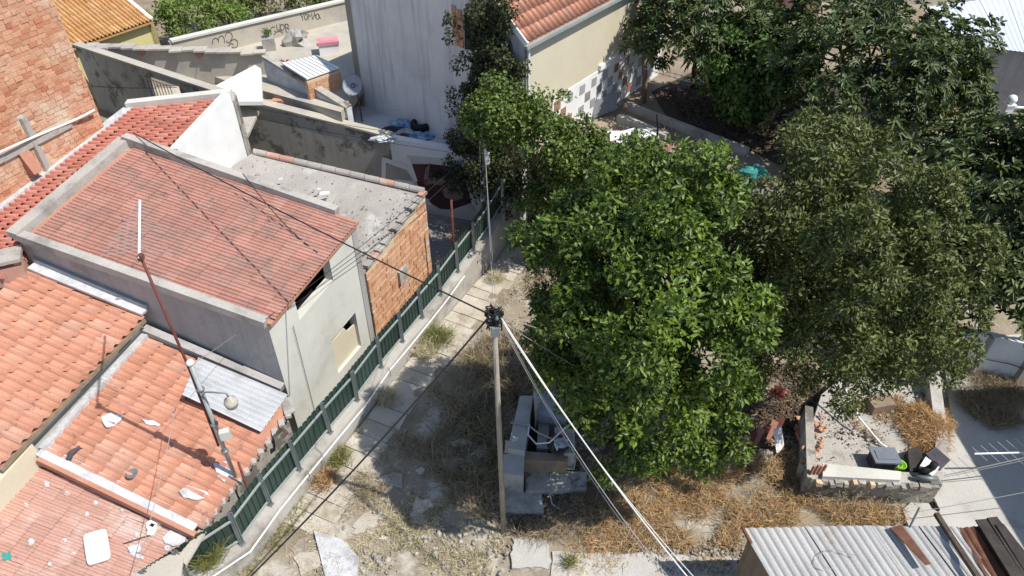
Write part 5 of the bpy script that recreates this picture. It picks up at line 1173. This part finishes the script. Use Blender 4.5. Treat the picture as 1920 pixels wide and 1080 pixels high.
# satellite dish
dc = G(661, 160, 4.1); ds = thing('satellite_dish', 'pale blue-grey satellite dish beside the streaked gable', 'satellite dish', at(dc, 2.62))
Md = V((-.15, -.8, .58)).to_track_quat('Z', 'Y').to_matrix()
B().lathe(dc, [(0, -.06), (.12, -.055), (.24, -.03), (.33, .01), (.38, .04), (.385, .045), (.33, .03), (.24, -.01), (.12, -.035), (0, -.04)], 28, Md).obj('dish', 'sheet_gutter', ds, True)
B().tube([at(dc, 2.6) + V((.12, .15, 0)), dc + V((.1, .12, 0)), dc + V((0, .05, 0))], .03, 7).obj('mount', 'rust', ds)
B().tube([dc + Md @ V((0, -.3, .0)), dc + Md @ V((0, -.42, .3))], .012, 5).obj('feed_arm', 'grey_metal', ds)
def text_mesh(name, body, size, M, mk, par):
    cu = bpy.data.curves.new('lettering', 'FONT'); cu.body = body; cu.size = size; cu.align_x = 'CENTER'; cu.align_y = 'CENTER'; cu.extrude = .002
    t = bpy.data.objects.new('lettering', cu); COL.objects.link(t); me = bpy.data.meshes.new_from_object(t); COL.objects.unlink(t); bpy.data.objects.remove(t)
    me.materials.append(MAT[mk]); return piece(name, me, M, par)
MM = Md.to_4x4()
text_mesh('letter', 'n', .16, Matrix.Translation(dc + Md @ V((-.17, 0, .02))) @ MM, 'ink', ds)
text_mesh('letter', 's', .16, Matrix.Translation(dc + Md @ V((.17, 0, .02))) @ MM, 'ink', ds)
torus(dc + Md @ V((0, 0, -.02)), .075, .014, 18, 6, Md).obj('letter', 'ink', ds)
# back terrace things
kz = 3.6
co = G(617, 100, kz); cl_ = thing('cool_box', 'pink-lidded white cool box on the back terrace', 'cool box', co)
ra = R(16)
B().box(co + V((0, .1, .2)), (.78, .5, .4), ra).obj('box', 'white_plastic', cl_)
ld_ = B().box(co + V((0, .1, .46)), (.86, .58, .13), ra).obj('lid', 'pink_plastic', cl_); B().box(co + V((0, .1, .53)), (.6, .36, .03), ra).obj('lid_panel', 'pink_plastic', ld_)
for sx in (-1, 1): B().box(co + V((sx * .44 * math.cos(ra), .1 + sx * .44 * math.sin(ra), .34)), (.03, .2, .05), ra).obj('handle', 'white_plastic', cl_)
heap_obj('rubble_sack', G(557, 82, kz), (.55, .42, .6), 'concrete', 'pointed grey sack of rubble against the graffiti wall', 'sack', 71)
sk = G(506, 92, kz); pl = thing('planter', 'concrete block planter with small green plants', 'planter', sk); B().box(sk + V((0, 0, .25)), (.5, .5, .5), .3).obj('block', 'concrete', pl)
crown('plant', pl, np.array([list(sk + V((0, 0, .58)))] * 4) + rng.normal(size=(4, 3)) * .05, np.repeat([[0., 0, 1]], 4, 0), .16, 30, .1, .05, 'leaf_fig')
rf_ = G(530, 118, kz + .6); o = thing('red_flowers', 'small clump of red flowers beside the white shed roof', 'flowers', at(rf_, 3.6)); crown('petals', o, np.array([list(rf_)] * 5) + rng.normal(size=(5, 3)) * .1, np.repeat([[0., 0, 1]], 5, 0), .12, 25, .08, .06, 'flower_red'); B().tube([at(rf_, 3.6), rf_], .02, 5).obj('stem', 'leaf_fig', o)
# wall lamp by the creeper
lp = VP(893, 200, GC, gl) + gn_ * .9; wl = thing('wall_lamp', 'white bell-shaped lamp hanging in front of the gable creeper', 'lamp', lp)
B().lathe(lp, [(0, .14), (.03, .14), (.05, .06), (.16, 0), (.17, -.03), (.05, -.02), (0, -.02)], 14).obj('shade', 'beige_wall', wl, True); B().tube([lp + V((0, 0, .13)), lp + V((.1, .3, .45)), lp + V((.25, .85, .4))], .018, 6).obj('arm', 'grey_metal', wl)
# ------------------------------------------------------------------ upper yard
def post(px, z, py2, r, mk, label, cat='post', name='yard_post'):
    a = G(*px, z); b = GY(px[0], py2, a.y); return tag(B().tube([a - V((0, 0, .1)), lerp(a, b, .5) + V((.02, 0, 0)), b], r, 7).obj(name, mk, None, True), label, cat)
post((1208, 192), 2.56, 96, .1, 'old_wood', 'rough timber post at the corner of the plaque wall')
post((1232, 262), 2.56, 215, .035, 'dark', 'thin dark post beside the crumpled white sheet')
post((1405, 252), 2.56, 176, .04, 'old_wood', 'leaning thin post at the end of the barbed wire')
for k, dz in enumerate((0, .14)):
    a = GY(1210, 122, 25.4) + V((0, 0, -dz)); b = GY(1436, 170, 23.6) + V((0, 0, -dz)); pts = [lerp(a, b, t) - V((0, 0, .5 * t * (1 - t))) for t in np.linspace(0, 1, 20)]
    m = B().tube(pts, .012, 4)
    for p in pts[1:-1]: m.tube([p + V((-.05, 0, .05)), p + V((.05, 0, -.05))], .008, 3); m.tube([p + V((.05, .02, .05)), p + V((-.05, .02, -.05))], .008, 3)
    tag(m.obj('barbed_wire', 'wire_white'), ('upper strand of barbed wire in front of the shady garden', 'lower strand of barbed wire in front of the shady garden')[k], 'wire')
for i, (p, q_) in enumerate((((1180, 205), (1400, 290)), ((1160, 225), (1250, 262)))):
    a, b = G(*p, 2.56), G(*q_, 2.56); tag(B().bar(a + V((0, 0, .1)), b + V((0, 0, .1)), .28, .24).obj('yard_kerb', 'concrete'), ('long concrete kerb across the upper yard', 'short concrete kerb beside the plaque wall')[i], 'kerb')
for i, (a, b) in enumerate((((1365, 205), (1395, 172)), ((1440, 225), (1465, 175)))):
    tag(B().bar(G(*a, 2.7), G(*b, 2.8), .3, .14).obj('plank_bench', 'old_wood'), ('grey plank bench in the shady garden', 'second grey plank lying deeper in the shady garden')[i], 'plank')
heap_obj('white_sheet', G(1195, 258, 2.56), (.75, .35, .3), 'white_paint', 'crumpled white sheet lying on the upper yard by the thin dark post', 'sheet', 86)
gl_ = G(1140, 222, 2.56); tag(B().prism([gl_ + V((-.8, -.3, .1)), gl_ + V((.3, .5, .1)), gl_ + V((.5, .75, .75)), gl_ + V((-.55, -.05, .75))], (.02, -.03, 0)).obj('glazed_panel', 'sheet_gutter'), 'old glazed panel leaning by the plaque wall', 'glazed panel')
heap_obj('rubble_heap', G(1268, 280, 2.56), (.5, .3, .2), 'tile_worn', 'heap of pale red clay rubble on the upper yard', 'rubble', 83)
heap_obj('boulder', G(1302, 284, 2.56), (.45, .3, .22), 'beige_wall', 'large beige stone beside the clay rubble heap', 'boulder', 84)
heap_obj('boulder', G(1345, 292, 2.56), (.3, .22, .2), 'white_cloth', 'whitish stone at the end of the long kerb', 'boulder', 85)
heap_obj('tarpaulin', G(1415, 330, 2.9), (.48, .3, .3), 'turquoise', 'crumpled turquoise tarpaulin between the tree crowns', 'tarpaulin', 81)
tag(B().box(G(1625, 215, 2.9) + V((0, 0, .2)), (.8, .5, .5), .2).obj('water_tank', 'sheet_gutter'), 'pale grey metal box under the loquat trees', 'box')
# ball-topped pillar with a railing
pc0 = G(1876, 232, 3.2); pi = thing('gate_pillar', 'white square pillar topped by a ball', 'pillar', at(pc0, 2.5)); pzt = GY(1876, 196, pc0.y).z
B().box(V((pc0.x, pc0.y, (2.5 + pzt) / 2)), (.26, .26, pzt - 2.5)).obj('shaft', 'white_paint', pi); B().box(at(pc0, pzt + .02), (.32, .32, .05)).obj('cap', 'white_paint', pi)
B().lathe(at(pc0, pzt + .19), [(.16 * math.sin(a) + .0001, -.16 * math.cos(a)) for a in np.linspace(0, math.pi, 12)], 18).obj('ball', 'white_paint', pi, True)
rl = thing('white_railing', 'curved white handrail leading from the ball-topped pillar', 'railing', at(pc0, 2.5) + V((.9, -.1, 0)))
B().tube([at(pc0, pzt - .05) + V((.1 + t * 2.2, -.25 * t * t, -.05 - .45 * t * t)) for t in np.linspace(0, 1, 10)], .05, 8).obj('rail', 'white_paint', rl, True)
for t in (.5, .95): B().tube([at(pc0, pzt - .1 - .45 * t * t) + V((.1 + t * 2.2, -.25 * t * t, 0)), at(pc0, 2.5) + V((.1 + t * 2.2, -.25 * t * t, 0))], .025, 6).obj('baluster', 'white_paint', rl)
# ------------------------------------------------------------------ wash trough in the middle
tr = thing('wash_trough', 'old concrete wash trough with broken plaster walls beside the pole', 'trough', G(1005, 880, 0))
def slab_px(name, pts, zt, mk, par=tr, zb=0.): return B().prism([G(x, y, zt) for x, y in pts], (0, 0, zb - zt)).obj(name, mk, par)
slab_px('side_wall', [(952, 840), (975, 742), (1000, 742), (984, 845)], 1.0, 'concrete')
slab_px('upright', [(1000, 722), (1012, 716), (1016, 740), (1004, 772)], 1.25, 'concrete')
slab_px('basin_slab', [(1012, 728), (1058, 745), (1062, 790), (1006, 776)], .95, 'sheet_gutter', zb=.7)
slab_px('basin_base', [(1012, 735), (1058, 750), (1060, 790), (1008, 780)], .7, 'old_wall')
slab_px('rim', [(1040, 800), (1078, 805), (1078, 850), (1058, 850), (1058, 815), (1040, 812)], .85, 'concrete')
slab_px('front_wall', [(984, 846), (1066, 852), (1064, 866), (984, 862)], .75, 'old_wood')
slab_px('front_block', [(944, 852), (984, 848), (982, 892), (945, 888)], .8, 'concrete')
slab_px('brick_end', [(948, 826), (984, 826), (984, 846), (946, 846)], .85, 'brick')
slab_px('inner_wall', [(1010, 785), (1030, 788), (1028, 842), (1006, 840)], .6, 'old_wall')
slab_px('apron', [(945, 920), (1015, 925), (1020, 962), (945, 960)], .12, 'concrete')
slab_px('step', [(985, 880), (1100, 885), (1100, 915), (985, 920)], .25, 'old_wall')
bp_ = G(1046, 840, .8); bwl = thing('wash_bowl', 'dark round wash bowl full of bottles on the trough', 'bowl', bp_)
B().lathe(bp_, [(.2, 0), (.28, .16), (.29, .17), (.26, .16), (.18, .04), (0, .04)], 20).obj('bowl', 'rust', bwl, True)
B().lathe(bp_ + V((0, 0, .05)), [(.23, 0), (.25, .09), (0, .1)], 20).obj('water', 'dark_cloth', bwl)
for i, (dx, dy, mk) in enumerate(((-.13, -.02, 'leaf_fig'), (-.04, -.03, 'white_plastic'), (-.07, .05, 'white_plastic'))):
    b0 = bp_ + V((dx, dy, .17)); tag(B().lathe(b0, [(.0, 0), (.035, 0), (.035, .16), (.015, .2), (.015, .24), (0, .24)], 8, Matrix.Rotation(R(70), 3, 'X')).obj('bottle', mk, None, True), ('green bottle lying in the wash bowl', 'white bottle lying in the wash bowl', 'clear white bottle across the bowl rim')[i], 'bottle')
heap_obj('wash_cloth', bp_ + V((.1, .03, .15)), (.14, .13, .06), 'white_cloth', 'pale grey cloth in the wash bowl', 'cloth', 91)
hp = [(957, 792, 1.02), (990, 797, 1.05), (1010, 812, 1.1), (1040, 825, 1.1), (1072, 838, .95), (1080, 855, .6), (1076, 880, .35), (1055, 878, .3), (1032, 890, .3), (1030, 920, .2), (1035, 945, .1), (1050, 955, .06)]
tag(B().tube([G(*p) for p in hp], .022, 6).obj('hose', 'wire_grey', None, True), 'grey hose looping over the wash trough and down its front', 'hose')
hp = [(993, 795, 1.06), (990, 815, 1.0), (1005, 832, .95), (1030, 830, 1.1), (1062, 800, 1.15), (1086, 785, 1.1)]
tag(B().tube([G(*p) for p in hp], .02, 6).obj('hose', 'wire_white', None, True), 'pale bent pipe arching over the trough basin', 'pipe')
# ------------------------------------------------------------------ walled yard at the right
fz = .62
yl = sheet('raised_yard', [G(x, y, fz) for x, y in ((1500, 870), (1540, 740), (1600, 690), (1745, 690), (1772, 850), (1758, 900), (1520, 885))], fz, 'yard_rough', .65)
yw = thing('yard_wall', 'low stone-and-render wall round the raised yard with a pale cap', 'wall', G(1630, 930, 0))
a, b = at(G(1512, 938, 0), .9), at(G(1742, 948, 0), .9)
wall('front_wall', 'old_wall', yw, at(a, 0) + V((-.1, 0, 0)), at(b, 0), -.1, .86, .86, .3)
B().prism([G(x, y, .98) for x, y in ((1543, 868), (1690, 884), (1688, 900), (1543, 893))], (0, 0, -.16)).obj('cap_slab', 'pale_plaster', yw)
x_ = 0
while x_ < .97:
    wd = random.uniform(.025, .075); p = lerp(a, b, x_ + wd / 2); x_ += wd + random.choice((.004, .006, .03))
    m = B().box(at(p, .83) + V((0, random.uniform(-.02, .05), random.uniform(-.04, .02))), (wd * (b - a).length, .2 + .14 * random.random(), .08 + .09 * random.random()), random.uniform(-.2, .12)); m.v = [v + V((random.uniform(-.02, .02), random.uniform(-.02, .02), random.uniform(-.015, .015))) for v in m.v]
    m.obj('stone', random.choice(('stone', 'stone', 'kerb_wall', 'concrete', 'mortar')), yw)
a2, b2 = G(1755, 905, .7), G(1752, 655, .9)
wall('side_wall', 'kerb_wall', yw, at(b, 0) + V((.05, .1, 0)), at(G(1772, 830, .7), 0), -.1, .86, .9, .25)
wall('rear_side_wall', 'kerb_wall', yw, at(G(1772, 830, .7), 0), at(G(1748, 655, .9), 0), -.1, .9, 1.15, .28)
wall('left_wall', 'old_wall', yw, at(G(1522, 770, .6), 0), at(a, 0), -.1, .74, .86, -.2)
for k in range(4):
    p = G(1520 + k * 7, 888, .88); B().tube([p, p + V((.05, .05, .22 + .05 * (k % 2)))], .035, 7).obj('clay_pipe', 'terracotta', yw)
tb = G(1650, 872, fz); tu = thing('lidded_tub', 'dark grey storage tub with a grey lid in the yard', 'tub', tb)
B().prism([tb + V((x, y, 0)) for x, y in ((-.26, -.17), (.26, -.2), (.26, .17), (-.26, .2))], (0, 0, .34)).obj('tub', 'dark_cloth', tu)
l_ = B().prism([tb + V((x, y, .345)) for x, y in ((-.31, -.22), (.31, -.25), (.31, .22), (-.31, .25))], (0, 0, .05)).obj('lid', 'grey_plastic', tu); B().box(tb + V((0, 0, .4)), (.44, .26, .025), -.05).obj('lid_panel', 'grey_plastic', l_)
bk = G(1681, 882, fz); bu = thing('lime_bucket', 'bright lime green bucket beside the grey tub', 'bucket', bk)
B().lathe(bk, [(.1, 0), (.14, .24), (.15, .25), (.13, .24), (.09, .03), (0, .03)], 16).obj('bucket', 'lime_plastic', bu, True); torus(bk + V((0, 0, .2)), .07, .012, 14, 6).obj('handle', 'lime_plastic', bu)
for i, (pts, z, mk, nm, lb) in enumerate(((((1724, 875), (1736, 856), (1762, 876), (1748, 892)), .98, 'white_paint', 'white_board', 'white board lying on the yard wall corner'), (((1735, 850), (1755, 838), (1782, 862), (1764, 880)), .93, 'dark_cloth', 'dark_slab', 'dark slate slab under the white board'), (((1702, 842), (1728, 835), (1730, 880), (1706, 884)), .88, 'dark_wood', 'dark_crate', 'dark open crate below the straw heap'))):
    tag(B().prism([G(x, y, z) for x, y in pts], (0, 0, -.05 if i < 2 else -.25)).obj(nm, mk), lb, 'board' if i < 2 else 'crate')
eb = G(1742, 885, 1.02); tag(B().tube([eb + V((-.2, .0, 0)), eb + V((-.05, .02, .05)), eb + V((.05, .05, .12)), eb + V((.06, .05, .25))], .085, 10).obj('pipe_elbow', 'rubber', None, True), 'black plastic pipe elbow on the white board', 'pipe')
tag(B().tube([eb + V((-.35, -.1, -.05)), eb + V((-.1, -.2, .03)), eb + V((.1, -.18, .0))], .06, 8).obj('pipe_offcut', 'grey_metal', None, True), 'grey pipe offcut beside the black elbow', 'pipe')
hp = [GY(1577, 700, 12.6), GY(1590, 745, 12.1), GY(1612, 785, 11.6), GY(1650, 830, 11.1), GY(1715, 878, 10.6), GY(1740, 898, 10.3)]
tag(B().tube(hp, .028, 7).obj('white_hose', 'wire_white', None, True), 'thick white hose hanging from the olive-brown tree over the yard', 'hose')
wire('yard_wire', GY(1740, 898, 10.3), V((15.1, 10.2, 3.0)), .1, .014, 'wire_grey', 'grey cable from the yard corner to the neighbouring house')
wire('yard_wire', GY(1745, 900, 10.3), V((15.1, 10.0, 3.2)), .1, .008, 'wire_grey', 'thin upper cable from the yard corner to the neighbouring house')
wire('clothes_line', GY(1720, 960, 9.2), V((15.1, 9.4, 2.6)), .05, .008, 'wire_grey', 'thin clothes line over the concrete yard')
a = G(1722, 988, 2.2); tag(B().tube([at(a, 0), GY(1724, 952, a.y)], .02, 6).obj('thin_post', 'grey_metal', None, True), 'thin grey post behind the corrugated shed', 'post')
mh = [G(1847, 888, .05), G(1868, 893, .05), G(1885, 905, .05), G(1896, 922, .05), G(1897, 935, .05), G(1885, 941, .05), G(1864, 939, .05)]
tag(B().prism([p + V((0, 0, .004)) for p in mh], (0, 0, .035)).obj('round_board', 'bark'), 'brown half-round board lying on the concrete yard', 'board')
sh_ = G(1747, 945, .05); tag(heap_obj('old_shoe', sh_, (.09, .2, .12), 'dark_wood', 'dark old shoe on the concrete beside the yard wall', 'shoe', 95))
an2 = thing('yard_antenna', 'white comb-shaped antenna sticking out over the concrete yard', 'antenna', (15.1, 10.6, 3.0))
y0_ = 10.6; e_ = GY(1827, 851, y0_); f_ = V((15.1, y0_ + .05, e_.z + .1)); B().tube([e_, f_], .025, 7).obj('boom', 'aluminium', an2)
for k in range(16):
    p = lerp(e_, f_, .03 + .9 * k / 15); hl = .2 + .045 * k
    B().tube([p + V((-.4 * hl, hl, .0)), p - V((-.4 * hl, hl, .0))], .006, 4).obj('element', 'wire_white', an2)
# white panels of the garden wall behind
gwl = thing('garden_wall', 'white garden wall with grey pilasters in the shade of the loquat', 'wall', G(1830, 715, .05))
a, b = G(1772, 690, .05), G(1915, 722, .05); d_ = (at(b, 0) - at(a, 0)); nn_ = V((d_.y, -d_.x, 0)).normalized()
wall('wall_body', 'white_paint', gwl, at(a, 0), at(b, 0) + d_ * .5, 0, 1.5, 1.5, .2)
for t in (.0, .32, .88): B().bar(at(lerp(a, b, t), 0) + nn_ * .03, at(lerp(a, b, t), 1.52) + nn_ * .03, .22 if t else .12, .08).obj('pilaster', 'grey_plaster', gwl)
B().tube([at(lerp(a, b, .4), .75) + nn_ * .08, at(lerp(a, b, .7), .78) + nn_ * .1, at(lerp(a, b, .9), .7) + nn_ * .08], .014, 5).obj('cable', 'wire_dark', gwl)
tag(B().box(G(1645, 765, .62) + V((0, 0, .15)), (.6, .4, .3), .2).obj('timber_trough', 'old_wood'), 'brown timber trough in the shade at the back of the yard', 'trough')
for k in range(9):
    p = G(1500 + 9 * (k % 4), 790 + 14 * (k // 3), .1 + .05 * (k % 3)); tag(B().box(p, (.28, .14, .1), random.uniform(0, 3)).obj('loose_brick', 'brick'), 'loose red brick tumbled at the left end of the yard wall', 'brick', 'loose bricks by the yard wall')
# near the orange tree
wbp = G(1460, 850, .1); tag(B().prism([G(1450, 808, .7), G(1464, 803, .75), G(1470, 843, .1), G(1456, 850, .1)], (.03, .06, 0)).obj('white_plank', 'white_paint'), 'white board leaning beside the orange tree', 'board')
for k in range(6):
    p = G(1385 + 13 * k, 855 - 7 * k, .0); o = B().bar(p + V((0, 0, .02)), p + V((.25, .35, .38)), .16, .03).obj('clay_tile', 'dark_red_metal' if k % 2 else 'terracotta'); tag(o, 'dark red clay tile leaning in the row beside the white board', 'roof tile', 'clay tiles stacked under the orange tree')
o = thing('red_blossom', 'cluster of red blossom between the two garden trees', 'flowers', G(1456, 740, 0)); pr_ = np.array(G(1456, 738, .9)); crown('petals', o, pr_ + rng.normal(size=(10, 3)) * .05, np.repeat([[0., -.3, 1]], 10, 0), .15, 18, .09, .07, 'flower_red'); B().tube([G(1456, 740, 0), V(pr_)], .03, 5).obj('stem', 'bark', o)
heap_obj('boulder', G(1432, 855, 0), (.18, .15, .2), 'stone', 'pale boulder beside the leaning clay tiles', 'boulder', 97)
